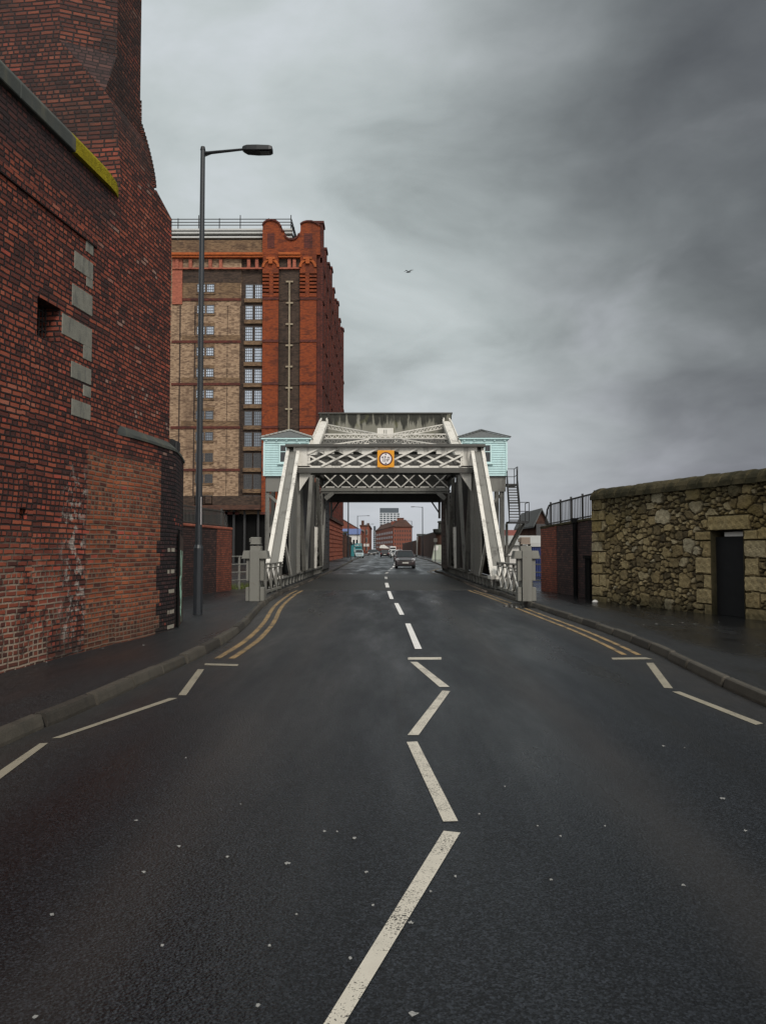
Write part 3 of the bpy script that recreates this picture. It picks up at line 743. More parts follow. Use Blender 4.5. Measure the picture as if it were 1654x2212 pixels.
# ------------------------------------------------------------------ street lamps
def street_lamp(label, base, height, arm, side, r0=.105, group=None, detail=True, lean=0):
    o = thing('street_lamp', label, 'street lamp', base, group=group)
    x, y, z = base; mb = MB()
    if detail:
        mb.tube((x, y, z), (x, y, z + 1.55), r0, r0, 16); mb.build('base', M['post'], o, smooth=False)
        mb = MB(); mb.tube((x, y, z + 1.55), (x, y, z + 1.63), r0 * 1.06, r0 * .78, 16); mb.build('collar', M['post'], o)
        mb = MB(); mb.tube((x, y, z + 1.63), (x, y, height), r0 * .72, r0 * .50, 16); mb.build('shaft', M['post'], o)
        mb = MB(); mb.tube((x, y, height - .02), (x, y, height + .06), r0 * .58, r0 * .45, 16); mb.build('cap', M['lantern'], o)
        mb = MB(); mb.box(x - .02, x + .02, y - r0 * .78, y - r0 * .66, z + 1.95, z + 2.75)
        o2 = MB(); o2.bar((x + r0 * .62, y - r0 * .5, z + 2.1), (x + r0 * .58, y - r0 * .5, z + 2.75), .03, .01, (1, 0, 0)); o2.build('reflective_strip', M['signwhite'], o)
    else:
        mb.tube((x, y, z), (x, y, height), r0, r0 * .7, 8); mb.build('shaft', M['post'], o)
    mb = MB(); xe = x + side * arm
    mb.tube((x, y, height - .10), (xe, y, height), .042 if detail else .05, .028 if detail else .05, 8)
    if detail: mb.prism([(x, y - .01, height - .20), (x + side * .32, y - .01, height - .07), (x, y - .01, height - .04)], (0, .02, 0))
    mb.build('arm', M['lantern'] if detail else M['post'], o)
    mb = MB(); L = .72 if detail else .75
    rings = []
    for u_, hw_, zt, zb_ in [(0, .06, .045, -.03), (.06, .09, .06, -.05), (.16, .13, .065, -.075), (.5, .15, .06, -.085), (.9, .145, .05, -.08), (1., .12, .035, -.06)]:
        xx = xe + side * (u_ * L - .03); ti = .25 * hw_
        rings.append([(xx, y - hw_, height + zb_ + ti * .2), (xx, y + hw_, height + zb_), (xx, y + hw_ * .8, height + zt), (xx, y - hw_ * .8, height + zt)])
    mb.loft(rings); ln = mb.build('lantern', M['lantern'], o, bevel=.006 if detail else 0)
    if detail:
        mb = MB(); mb.box(xe + side * .40, xe + side * .62, y - .08, y + .08, height - .092, height - .086); mb.build('lens', M['lens'], ln)
    return o
lb = gnd(427, 1328, .118)
lt = at(441, 322, lb.y)
street_lamp('tall dark steel street lamp with flat lantern on the left footway', (lb.x, lb.y, .118), lt.z, .98, 1, .11)

# ================================================================== WAREHOUSE
YW = 88.0
def fx(px): return at(px, 800, YW).x
def fz(py): return at(600, py, YW).z
def zc(cy): return fz(430.7 + cy / 3.84)     # from crop rows
def xc(cx): return fx(344.6 + cx / 3.84)
wh = thing('brick_warehouse', 'huge tobacco warehouse of buff and red brick rising behind the left bridge cabin', 'warehouse', (-16, YW, 0))
XR = fx(690); XL = -46.0; YE = 134.0
zTop = zc(455)                               # cornice level
mb = MB(); mb.box(XL, XR - .05, YW + .35, YE, 5.6, zTop); mb.box(XL, xc(672), YW + .001, YW + .35, 7.6, zTop)
mb.build('wall', M['tan'], wh)
mb = MB(); mb.box(XL, xc(855), YW + .02, YW + 1.2, zTop + .02, zc(335)); mb.build('parapet', M['whmix'], wh)
mb = MB(); mb.box(xc(672.5), xc(857), YW + .18, YW + .349, 7.6, zTop); mb.build('window_bay', M['whdark'], wh)
# dark upper strip of brick below the frieze
mb = MB(); mb.box(xc(182), xc(672), YW - .04, YW + .0, zc(690), zc(585)); mb.build('frieze_panel', M['whdark'], wh)
def pil(name, x0, x1, z0, z1, out, mat): MB().box(x0, x1, YW - out, YW + .345, z0, z1).build(name, mat, wh)
pil('pilaster', xc(98), xc(182), zc(870), zTop - .02, .16, M['whpink'])
pil('pilaster', xc(855), xc(985), 5.6, zTop - .02, .34, M['whred'])
pil('pilaster', xc(1165), xc(1300), 5.6, zTop - .02, .34, M['whred'])
MB().box(xc(1301), XR + .02, YW + .06, YW + .345, 5.6, zTop - .02).build('corner_strip', M['whside'], wh)
pil('recessed_panel', xc(985), xc(1165), 5.6, zc(470), .02, M['whdark'])
for a, b in ((160, 172), (284, 296), (662, 676), (558, 562)):
    MB().box(xc(a), xc(b), YW - .012, YW + .0, 7.6, zc(880)).build('shaft_joint', M['whdark'], wh)
for a, b in ((855, 905), (945, 985), (1165, 1205), (1245, 1300)):    # rusticated blocks at pilaster heads
    mb = MB()
    for k in range(7):
        z = zc(590 + 30 * k); mb.box(xc(a) - .03, xc(b) + .03, YW - .43, YW - .34, z - .62, z - .04)
    mb.build('rustication', M['whred'], wh)
for cy in (830, 1180, 1532, 1892, 2244, 2604):                       # string courses every two floors
    z = zc(cy)
    for a, b, o_ in ((98, 672, .10), (852, 988, .42), (988, 1165, .10), (1165, 1306, .42)):
        MB().box(xc(a), xc(b), YW - o_, YW - .0 if o_ < .2 else YW - .34, z - .14, z + .14).build('string_course', M['whdark'] if a == 988 else M['whside'], wh)
    if cy < 2000: MB().box(xc(182), xc(665), YW - .02, YW, z + .14, z + .75 if cy > 900 else z + 2.2).build('brick_band', M['whmix'], wh)
# cornice with modillions
for a, b in ((98, 856), (986, 1166)):
    MB().box(xc(a), xc(b), YW - .55, YW + .0, zc(492), zc(475)).build('cornice', M['whorange'], wh)
    MB().box(xc(a), xc(b), YW - .70, YW + .0, zc(474), zc(455)).build('cornice', M['whorange'], wh)
    MB().box(xc(a), xc(b), YW - .30, YW + .0, zc(582), zc(570)).build('cornice', M['whpink'], wh)
for cx in (140, 250, 415, 502, 735, 803, 1072, 1115):
    MB().box(xc(cx - 13), xc(cx + 13), YW - .32, YW + .0, zc(580), zc(500)).build('modillion', M['whpink'], wh)
for cx in (920, 1228):
    mb = MB(); r_ = 1.0; zc0 = zc(570); xm = xc(cx)
    for k in range(9):
        a, b = math.pi * k / 9, math.pi * (k + 1) / 9
        mb.hexa([(xm + r_ * math.cos(b), YW - .48, zc0 + r_ * math.sin(b)), (xm + r_ * math.cos(a), YW - .48, zc0 + r_ * math.sin(a)), (xm + r_ * math.cos(a), YW - .34, zc0 + r_ * math.sin(a)), (xm + r_ * math.cos(b), YW - .34, zc0 + r_ * math.sin(b)),
                 (xm + .72 * r_ * math.cos(b), YW - .48, zc0 + .72 * r_ * math.sin(b)), (xm + .72 * r_ * math.cos(a), YW - .48, zc0 + .72 * r_ * math.sin(a)), (xm + .72 * r_ * math.cos(a), YW - .34, zc0 + .72 * r_ * math.sin(a)), (xm + .72 * r_ * math.cos(b), YW - .34, zc0 + .72 * r_ * math.sin(b))])
    ar = mb.build('blind_arch', M['whorange'], wh)
    MB().box(xm - .62, xm + .62, YW - .37, YW - .335, zc(640), zc0 - .02).build('arch_infill', M['whred'], ar)
    MB().box(xm - .22, xm + .22, YW - .62, YW - .34, zc(545), zc(510)).build('keystone', M['whorange'], ar)
    MB().box(xm - .5, xm + .5, YW - .60, YW - .34, zc(508), zc(490)).build('keystone', M['whorange'], ar)
# shaped parapet over the corner bay
def dpt(x, y): return (fx(x), YW - .36, fz(y))
outl = [(566, 552), (566, 490), (569, 484), (575, 480), (584, 478.5), (594, 480), (601, 485), (606, 493), (607, 500), (612, 503), (614, 510), (618, 517), (626, 521), (634, 520.5), (641, 516), (645, 508), (647, 503), (648, 501), (648, 488), (653, 484), (661, 481.5), (672, 481.5), (682, 485), (690, 491), (691, 552)]
mb = MB(); mb.prism([dpt(x, y) for x, y in outl], (0, 1.1, 0)); gable = mb.build('shaped_gable', M['whred'], wh)
for i in range(1, len(outl) - 2):
    mb = MB()
    p, q = Vector(dpt(*outl[i])), Vector(dpt(*outl[i + 1]))
    if abs(p.x - q.x) > .12: mb.bar(p + Vector((0, .5, .05)), q + Vector((0, .5, .05)), 1.35, .16).build('gable_coping', M['whside'], gable)
for a, b in ((890, 950), (1195, 1265)): MB().box(xc(a), xc(b), YW - .375, YW - .355, zc(415), zc(290)).build('sunk_panel', M['whside'], gable)
M['pipe'] = plain('old_iron_pipe', (.27, .22, .15), .7, .4, 1.2, dirt=(.10, .06, .035), dirt_amt=.7)
mb = MB(); xp = xc(1075); mb.tube((xp, YW - .16, 5.6), (xp, YW - .16, zc(680)), .10, .10, 8); pipe = mb.build('rainwater_pipe', M['pipe'], wh)
for k in range(12): MB().box(xp - .4, xp + .4, YW - .22, YW - .04, zc(685 + 176 * k) - .09, zc(685 + 176 * k) + .09).build('pipe_bracket', M['pipe'], pipe)
# windows: glazing frame with its panes
def window(x0, x1, z0, z1, y, mat, nx=4, nz=5, side=None):
    fr = MB(); t_ = .055
    bx = (lambda a, b, c, d, e=.0: fr.box(a, b, y - .05 - e, y + .02, c, d))
    for a, b in ((x0, x0 + .08), (x1 - .08, x1)): bx(a, b, z0, z1)
    bx(x0 + .08, x1 - .08, z0, z0 + .08); bx(x0 + .08, x1 - .08, z1 - .08, z1)
    for k in range(1, nx): xx = x0 + (x1 - x0) * k / nx; bx(xx - t_ / 2, xx + t_ / 2, z0 + .08, z1 - .08, -.012)
    for k in range(1, nz): zz = z0 + (z1 - z0) * k / nz; bx(x0 + .08, x1 - .08, zz - t_ / 2, zz + t_ / 2, -.02)
    o = fr.build('window', M['winframe'], wh)
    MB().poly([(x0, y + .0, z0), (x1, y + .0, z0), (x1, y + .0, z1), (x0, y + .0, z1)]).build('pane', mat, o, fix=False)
M['winframe'] = plain('window_frame_paint', (.06, .058, .058), .6, .2, 2)
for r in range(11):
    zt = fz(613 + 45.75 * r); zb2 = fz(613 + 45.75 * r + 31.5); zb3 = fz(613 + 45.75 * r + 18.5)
    mat = M['pane_daylit'] if r < 6 else M['pane_mid'] if r < 8 else M['pane_dark']  # painted daylight fades towards the lower rows
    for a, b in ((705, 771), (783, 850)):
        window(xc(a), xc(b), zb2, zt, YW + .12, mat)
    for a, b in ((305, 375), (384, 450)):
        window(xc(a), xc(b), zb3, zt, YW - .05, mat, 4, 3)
    MB().box(xc(698), xc(856), YW - .08, YW + .18, zb2 - .45, zb2 - .02).build('sill', M['whmix'], wh)
    MB().box(xc(298), xc(455), YW - .10, YW + .0, zb3 - .22, zb3 - .02).build('sill', M['whmix'], wh)
    MB().box(xc(298), xc(455), YW - .03, YW + .0, zt + .02, zt + .4).build('lintel', M['whmix'], wh)
# dark loading bay at the foot
MB().box(XL, XR - .1, YW + .36, YW + 3, -.02, 5.59).build('loading_bay', M['black'], wh)
mb = MB(); mb.box(XL, xc(855), YW - 1.2, YW + .33, 6.0, 6.5); mb.build('canopy', M['farbrown'], wh)
mb = MB(); mb.box(XL, xc(855), YW - .1, YW + .3, 6.52, 7.58); mb.build('canopy_fascia', M['whdark'], wh)
for px in (492, 508, 531, 560): MB().box(fx(px) - .12, fx(px) + .12, YW - .1, YW + .34, 0, 5.99).build('bay_post', M['blacksteel'], wh)
# street side: rusticated base, piers with caps, dark bays and windows
mb = MB(); xs = XR - .05
mb.box(xs, xs + .12, YW + .3, YE, 0, 5.55)
for k in range(44):
    for j in range(9):
        y0 = YW + .35 + k * 1.04 + (.52 if j % 2 else 0); y1 = min(y0 + .98, YE - .02)
        if y0 > YE - .3: continue
        q = .10 + .06 * random.random()
        mb.hexa([(xs + .11, y0, j * .6 + .03), (xs + .12 + q, y0 + .12, j * .6 + .1), (xs + .12 + q, y1 - .12, j * .6 + .1), (xs + .11, y1, j * .6 + .03), (xs + .11, y0, j * .6 + .57), (xs + .12 + q, y0 + .12, j * .6 + .5), (xs + .12 + q, y1 - .12, j * .6 + .5), (xs + .11, y1, j * .6 + .57)])
mb.build('rusticated_base', M['rustic'], wh)
MB().box(xs, xs + .42, YW + .25, YE, 5.56, 6.0).build('plinth_course', M['farbrown'], wh)
NP = 10
for k in range(NP):
    y0 = YW + .2 + k * (YE - YW - 2.6) / (NP - 1); w_ = 1.7
    top = fz(481) - (.0 if k in (0, 3, 6, 9) else 1.2)
    mb = MB(); mb.box(xs, xs + .36, y0, y0 + w_, 6.02, top); mb.box(xs - 1.0, xs - .001, y0, y0 + w_, zTop, top)
    pr = mb.build('pier', M['whside'], wh)
    mb = MB(); mb.box(xs - 1.1, xs + .48, y0 - .12, y0 + w_ + .12, top + .002, top + .28); mb.build('pier_cap', M['whside'], pr)
    mb = MB()
    for z in [zc(830), zc(1180), zc(1532), zc(1892)]: mb.box(xs + .361, xs + .47, y0 - .05, y0 + w_ + .05, z - .16, z + .16)
    mb.build('pier_band', M['whside'], pr)
    if k < NP - 1:
        ys = y0 + w_ + .3; ye = ys + (YE - YW - 2.6) / (NP - 1) - w_ - .6
        MB().box(xs - .9, xs + .05, y0 + w_ + .01, ye + .29, zTop, zTop + 1.9 + .6 * (k % 2)).build('side_parapet', M['whside'], wh)
        for r in range(11):
            z = fz(613 + 45.75 * r + 31); mb = MB(); mb.box(xs, xs + .03, ys + .3, ye - .3, z, z + 1.6)
            if k < 7: mb.build('side_window', M['pane_dark'], wh)
MB().box(xs, xs + .30, YW + .2, YE, zTop - .9, zTop - .3).build('side_cornice', M['whside'], wh)
# roof shed and scaffold rails
mb = MB(); mb.box(XL, xc(1070), YW + 2.0, YE - 10, zc(335), zc(200)); mb.build('roof_shed', M['blacksteel'], wh)
sca = thing('roof_scaffold', 'tubular scaffold guard rails along the roof edge of the tall warehouse', 'scaffold', (xc(600), YW + 1, zc(300)))
mb = MB()
xr2 = xc(1075)
for cy in (122, 148, 172, 215, 232): mb.tube((XL, YW + 1.3, zc(cy)), (xr2, YW + 1.3, zc(cy)), .05, .05, 6); mb.tube((xr2, YW + 1.3, zc(cy)), (xr2, YW + 16, zc(cy)), .05, .05, 6)
mb.build('guard_rail', M['blacksteel'], sca)
mb = MB()
for cy in (212, 238, 275): MB().box(XL, xr2 + .1, YW + 1.15, YW + 1.6, zc(cy) - .11, zc(cy) + .09).build('edge_plate', M['corr'], sca)
for i, cx in enumerate((115, 290, 465, 642, 882, 1072)):
    MB().tube((xc(cx), YW + 1.2, zc(300)), (xc(cx), YW + 1.2, zc(118 if i % 2 == 0 else 92)), .055, .055, 6).build('standard', M['blacksteel'], sca)
for i in range(4): MB().tube((xr2, YW + 4 + 3.5 * i, zc(330)), (xr2, YW + 4 + 3.5 * i, zc(112)), .055, .055, 6).build('standard', M['blacksteel'], sca)

# ================================================================== BASCULE BRIDGE
br = thing('bascule_bridge', 'cream riveted steel bascule bridge, side members coloured shade grey, spanning the road with counterweight on top', 'bridge', (0, 44, 0))
X0 = 4.32
def rivets(mb, p, q, step, nrm, r=.022):
    p, q, nrm = Vector(p), Vector(q), Vector(nrm).normalized(); L = (q - p).length; n = int(L / step); d = (q - p).normalized(); s2 = d.cross(nrm)
    for k in range(n):
        c = p + (q - p) * ((k + .5) / n)
        mb.loft([[c + (d * math.cos(a) + s2 * math.sin(a)) * rr + nrm * hh_ for a in (0.4, 1.97, 3.54, 5.11)] for rr, hh_ in ((r, 0), (r * .6, r * .8))])
deck = MB(); deck.poly([(-3.85, 31.7, .006), (3.85, 31.7, .006), (3.85, 51.2, .006), (-3.85, 51.2, .006)]); deck.build('deck', M['deck'], br, fix=False)
for y in (31.66, 51.22): MB().box(-3.8, 3.8, y - .02, y + .02, -.05, .010).build('expansion_joint', M['rail'], br)
# the road paint carries on over the deck
for s in (-1, 1):
    x = s * X0
    # bottom chord girder beside the carriageway
    mb = MB(); mb.box(x - .14, x + .14, 29.6, 58.5, .0, .10); mb.box(x - .02 - .0, x + .02, 29.6, 58.5, .10, .44); mb.box(x - .20, x + .20, 29.6, 58.5, .441, .50)
    for k in range(24): mb.box(x - s * .02 - s * .11 - .05 + .0, x - s * .02 - s * .11 + .05, 30 + k * 1.2, 30.06 + k * 1.2, .101, .44)
    mb.build('bottom_girder', M['grey'], br)
    mb = MB(); mb.box(x - s * .47 - .05, x - s * .47 + .05, 30.2, 57, -.02, .05); mb.build('wheel_guard', M['rust'], br)
    # inclined end post: recessed web between two bright flanges, deep side plates
    B, T = Vector((x, 30.15, .45)), Vector((x, 37.0, 6.28)); d = (T - B).normalized(); up = Vector((1, 0, 0)).cross(d); up = -up if up.z < 0 else up
    ep = MB()
    ep.bar(B + up * .12, T + up * .12, .36, .05, up)
    web = ep.build('end_post', M['grey'], br)
    for e in (-1, 1):
        f = MB(); f.bar(B + up * .20 + Vector((e * .245, 0, 0)), T + up * .20 + Vector((e * .245, 0, 0)), .15, .04, up)
        for k in range(9):
            c = B + (T - B) * ((k + .5) / 9) + up * .222 + Vector((e * .245, 0, 0)); f.bar(c - d * .03, c + d * .03, .05, .03, up)
        f.build('flange', M['cream'], web)
        sp = MB(); sp.bar(B - up * .10 + Vector((e * .20, 0, 0)), T - up * .10 + Vector((e * .20, 0, 0)), .025, .52, up)
        rivets(sp, B - up * -.06 + Vector((e * .214, 0, 0)) + up * .02, T + up * .08 + Vector((e * .214, 0, 0)), .17, (e, 0, 0), .045)
        rivets(sp, B - up * .28 + Vector((e * .214, 0, 0)), T - up * .28 + Vector((e * .214, 0, 0)), .17, (e, 0, 0), .045)
        sp.build('side_plate', M['cream'] if e == -s else M['grey'], web)
    MB().box(x - .34, x + .34, 29.75, 30.7, .51, .62).bar((x, 29.95, .6), (x, 30.55, .95), .5, .1).build('shoe', M['cream'], br)
    # truss web: plate, verticals and diagonals in the plane of the girder
    xi = x - s * .16
    mb = MB(); mb.prism([(xi - .03, 34.2, .505), (xi - .03, 36.75, .505), (xi - .03, 36.75, 5.75), (xi - .03, 34.2, 3.55)], (.06, 0, 0))
    for q, nn in (((xi - s * .035, 34.3, .6), (xi - s * .035, 34.3, 3.4)), ((xi - s * .035, 36.6, .6), (xi - s * .035, 36.6, 5.5))): rivets(mb, q, nn, .16, (-s, 0, 0), .035)
    mb.build('web_plate', M['grey'], br)
    xo = x + s * .24; mb = MB(); mb.prism([(xo, 32.2, .505), (xo, 52, .505), (xo, 52, 6.0), (xo, 37.4, 6.0), (xo, 33.6, 2.6)], (s * .03, 0, 0)); mb.build('gap_darkening_plate', M['blacksteel'], br)  # black sheet added behind the truss to darken the gaps
    mb = MB(); mb.bar((xi - s * .06, 32.0, 1.95), (xi - s * .06, 34.1, .55), .10, .14); mb.build('brace', M['cream'], br)
    def strut(y0, z0, y1, z1, w_, mat, dx_=0.0, nm='strut'):
        m_ = MB(); m_.bar((xi + dx_, y0, z0), (xi + dx_, y1, z1), .05, w_, (0, 1, 0) if abs(z1 - z0) > abs(y1 - y0) else (0, 0, 1))
        for e in (-1, 1):
            m_.bar((xi + dx_ - s * .05, y0 + e * w_ * .42, z0), (xi + dx_ - s * .05, y1 + e * w_ * .42, z1), .18, .06, (0, 1, 0))
        rivets(m_, (xi + dx_ - s * .15, y0 - w_ * .42, z0), (xi + dx_ - s * .15, y1 - w_ * .42, z1), .2, (-s, 0, 0), .04)
        return m_.build(nm, mat, br)
    strut(37.4, 5.6, 40.0, .55, .42, M['grey']); strut(43.6, 5.8, 40.7, .55, .42, M['grey']); strut(37.1, 5.9, 37.1, .55, .36, M['grey'])
    strut(44.6, 5.9, 44.4, .55, .5, M['dgrey']); strut(45.5, 2.9, 44.9, .55, .36, M['cream'], -s * .1); strut(47.4, 5.9, 50.6, .55, .45, M['grey'])
    strut(53.6, 5.9, 50.9, .55, .4, M['grey'])
    for y in (37.3, 40.4, 44.5, 50.8): MB().box(xi - .12, xi + .12, y - .55, y + .55, .505, .56).build('gusset', M['grey'], br)
    # top chord, tower leg and dark outer walkway plates
    mb = MB(); mb.bar((x, 37.0, 6.30), (x, 54, 6.55), .5, .42); mb.build('top_chord', M['dgrey'], br)
    L0, L1 = Vector((s * 4.26, 43.4, 6.45)), Vector((s * 4.26, 54.3, 10.45)); d2 = (L1 - L0).normalized(); u2 = Vector((1, 0, 0)).cross(d2); u2 = -u2 if u2.z < 0 else u2
    mb = MB(); mb.bar(L0, L1, .62, .16, u2); leg = mb.build('tower_leg', M['cream'], br)
    for e in (-1, 1):
        m_ = MB(); m_.bar(L0 + u2 * .14 + Vector((e * .27, 0, 0)), L1 + u2 * .14 + Vector((e * .27, 0, 0)), .06, .12, u2); m_.build('flange', M['cream'], leg)
        m_ = MB(); m_.bar(L0 - u2 * .35 + Vector((e * .27, 0, 0)), L1 - u2 * .35 + Vector((e * .27, 0, 0)), .03, .55, u2); m_.build('side_plate', M['grey'], leg)
        m_ = MB(); c = L1 + d2 * .1 + u2 * .2 + Vector((e * .2, 0, 0)); m_.bar(c - d2 * .3, c + d2 * .5, .09, .12, u2); m_.build('lug', M['cream'], leg)
    # rolling segment tail behind the tower
    mb = MB(); mb.prism([(s * 4.3 - .05, 50, 6.0), (s * 4.3 - .05, 58.2, 5.4), (s * 4.3 - .05, 58.2, 9.2), (s * 4.3 - .05, 54.2, 9.9), (s * 4.3 - .05, 52, 9.2)], (.1, 0, 0)); mb.build('tail_plate', M['dgrey'], br)
    # lattice column and solid rear column
    lc = MB()
    for e in (-.2, .2): lc.bar((s * 4.38 + e, 51.8, .5), (s * 4.38 + e, 51.8, 5.35), .09, .12, (0, 1, 0))
    for k in range(9):
        za, zb_ = .55 + k * .53, 1.08 + k * .53
        lc.bar((s * 4.38 - .2, 51.74, za), (s * 4.38 + .2, 51.74, zb_), .03, .06, (0, 0, 1)); lc.bar((s * 4.38 + .2, 51.72, za), (s * 4.38 - .2, 51.72, zb_), .03, .06, (0, 0, 1))
    lc.build('lattice_column', M['grey'], br)
    mb = MB(); xx = s * 4.08; mb.box(min(xx, xx + s * .05), max(xx, xx + s * .05), 52.2, 57.5, .3, 5.4)
    rivets(mb, (xx - s * .002, 52.6, .5), (xx - s * .002, 52.6, 5.2), .3, (-s, 0, 0), .07); rivets(mb, (xx - s * .002, 54.6, .5), (xx - s * .002, 54.6, 5.2), .3, (-s, 0, 0), .07)
    mb.box(min(xx, xx + s * .5), max(xx, xx + s * .5), 52.05, 52.19, .3, 5.4)
    mb.build('rear_column', M['dgrey'], br)
    mb = MB(); mb.bar((s * 4.03, 57.9, 4.2), (s * 3.35, 57.9, 5.22), .12, .10, (0, 0, 1)); mb.box(s * 3.98 - .08, s * 3.98 + .08, 57.8, 58.0, 3.9, 5.25); mb.build('knee_brace', M['dgrey'], br)
    # corner gussets of the near portal
    mb = MB(); mb.prism([(s * 4.02, 36.72, 5.22), (s * 3.45, 36.72, 5.22), (s * 4.02, 36.72, 4.35)], (0, .06, 0)); mb.build('corner_gusset', M['cream'], br)
    mb = MB(); mb.box(s * 3.85 - .33, s * 3.85 + .33, 36.68, 36.74, 5.48, 6.38)
    for k in range(2): rivets(mb, (s * 3.85 - .25 + .5 * k, 36.678, 5.5), (s * 3.85 - .25 + .5 * k, 36.678, 6.35), .12, (0, -1, 0), .025)
    mb.build('end_gusset', M['cream'], br)
    mb = MB(); mb.bar((s * 3.95, 51.85, 4.95), (s * 3.45, 51.85, 5.38), .1, .28, (0, 0, 1)); mb.build('corner_gusset', M['grey'], br)
# near portal girder
Yp = 36.8
MB().box(-4.66, 4.66, Yp - .35, Yp + .75, 6.42, 6.54).build('portal_top_flange', M['dgrey'], br)
mb = MB(); mb.box(-4.3, 4.3, Yp - .10, Yp - .02, 6.22, 6.42); mb.build('portal_top_angle', M['cream'], br)
mb = MB()
for k in range(9): mb.box(-3.5 + k * .875 - .24, -3.5 + k * .875 + .24, Yp - .125, Yp - .105, 6.10, 6.38)
mb.build('batten_plate', M['cream'], br)
mb = MB(); mb.box(-4.1, 4.1, Yp - .12, Yp - .02, 5.44, 5.54); mb.build('portal_bottom_angle', M['cream'], br)
mb = MB(); mb.box(-4.08, 4.08, Yp - .30, Yp + .85, 5.20, 5.435); mb.build('portal_bottom_flange', M['dgrey'], br)
for k in range(-1, 9):
    xa = -3.9 + k * .92; 
    for sgn, yy in ((1, Yp - .17), (-1, Yp - .06)):
        p = Vector((xa, yy, 5.52)); q = Vector((xa + 1.72, yy, 6.36))
        if sgn < 0: p.x, q.x = -p.x, -q.x
        lo, hi = -3.62, 3.62
        def clip(p, q):
            a, b = p.copy(), q.copy()
            for u_, v_ in ((a, b), (b, a)):
                if u_.x < lo: f = (lo - u_.x) / (v_.x - u_.x); u_ += (v_ - u_) * f
                if u_.x > hi: f = (hi - u_.x) / (v_.x - u_.x); u_ += (v_ - u_) * f
            return a, b
        if max(p.x, q.x) < lo or min(p.x, q.x) > hi: continue
        a, b = clip(p, q); m_ = MB(); m_.bar(a, b, .05, .082, (0, 0, 1)); m_.build('lattice_bar', M['cream'], br)
# rear web of the portal box: finer lacing
mb = MB()
for k in range(16):
    xa = -3.84 + k * .48
    mb.bar((xa, Yp + .62, 5.56), (xa + .24, Yp + .62, 5.98), .03, .05); mb.bar((xa + .24, Yp + .62, 5.98), (xa + .48, Yp + .62, 5.56), .03, .05)
mb.bar((-3.9, Yp + .64, 6.0), (3.9, Yp + .64, 6.0), .06, .08); mb.build('rear_lacing', M['grey'], br)
# second portal: crossed lattice above a deep chord
Y2 = 52.0
MB().box(-4.2, 4.2, Y2 - .2, Y2 + .5, 6.70, 6.95).build('portal_top_flange', M['grey'], br)
for k in range(8):
    xa = -4.16 + k * 1.04
    for a, b in (((xa, Y2 - .12, 5.72), (xa + 1.04, Y2 - .12, 6.68)), ((xa, Y2 - .06, 6.68), (xa + 1.04, Y2 - .06, 5.72))):
        m_ = MB(); m_.bar(a, b, .04, .075); m_.build('lattice_bar', M['cream'], br)
mb = MB()
for k in range(8): mb.box(-4.16 + k * 1.04 + .22, -4.16 + k * 1.04 + .82, Y2 - .17, Y2 - .14, 5.70, 5.78)
mb.build('batten_plate', M['cream'], br)
mb = MB(); mb.box(-4.25, 4.25, Y2 - .18, Y2 + .45, 5.32, 5.68); mb.box(-4.3, 4.3, Y2 - .26, Y2 + .5, 5.46, 5.53); mb.build('portal_chord', M['grey'], br)
mb = MB(); mb.box(-4.2, 4.2, Y2 + 2.2, Y2 + 2.3, 5.8, 8.6); mb.build('rear_plate', M['grey'], br)
# far arched girder
N_ = 16; top_ = [(-4.1 + 8.2 * k / N_, 5.95) for k in range(N_ + 1)]; bot = [(-4.1 + 8.2 * k / N_, 5.171) for k in range(N_ + 1)]
mb = MB(); mb.prism([(x, 57.6, z) for x, z in bot] + [(x, 57.6, z) for x, z in top_[::-1]], (0, .15, 0)); mb.box(-4.1, 4.1, 57.3, 58.3, 5.10, 5.17)
for k in (-1, 1): mb.prism([(k * 2.0 + 1.7 * math.cos(math.pi * j / 10), 57.54, 5.25 + .42 * math.sin(math.pi * j / 10)) for j in range(11)], (0, .05, 0))
mb.build('far_girder', M['dgrey'], br)
for k in range(3): MB().box(-4.2, 4.2, 38.6 + 2.3 * k, 38.75 + 2.3 * k, 6.05, 6.3).build('cross_beam', M['dgrey'], br)
# bracing between the tower legs, in their own sloping plane
def LP(x, f, o_=0.0): return Vector((x, 43.4 + 10.9 * f, 6.45 + 4.0 * f + o_))
def laced(a, b, mat=M['cream'], gap=.26):
    m_ = MB(); a, b = Vector(a), Vector(b); d_ = (b - a).normalized(); nn = Vector((0, -.345, .94)); sd_ = d_.cross(nn).normalized() * gap / 2
    nn2 = Vector((0, 0, 1)) * gap
    m_.bar(a, b, .07, .07); m_.bar(a - nn2, b - nn2, .05, .06); L = (b - a).length; n = max(2, int(L / .34))
    for k in range(n):
        p = a + (b - a) * (k / n); q = a + (b - a) * ((k + 1) / n); mid = (p + q) / 2 - nn2
        m_.bar(p, mid, .03, .04); m_.bar(mid, q, .03, .04)
    return m_.build('sway_brace', mat, br)
fm = .62
laced(LP(-3.95, .93), LP(-.55, fm + .05)); laced(LP(3.95, .93), LP(.55, fm + .05))
laced(LP(-3.95, .34), LP(-.55, fm - .07)); laced(LP(3.95, .34), LP(.55, fm - .07))
laced(LP(-3.95, fm + .03), LP(3.95, fm + .03)); laced(LP(-3.95, fm - .10), LP(3.95, fm - .10), M['grey'])
mb = MB(); c = LP(0, fm + .05, .06); mb.prism([(-.52, c.y, c.z - .30), (.52, c.y, c.z - .30), (.52, c.y, c.z + .30), (-.52, c.y, c.z + .30)], (0, .05, 0)); cp = mb.build('centre_plate', M['cream'], br)
mb = MB()
for xx in (-.07, .07): mb.box(xx - .02, xx + .02, c.y - .03, c.y - .001, c.z - .18, c.z + .18)
mb.build('rib', M['grey'], cp)
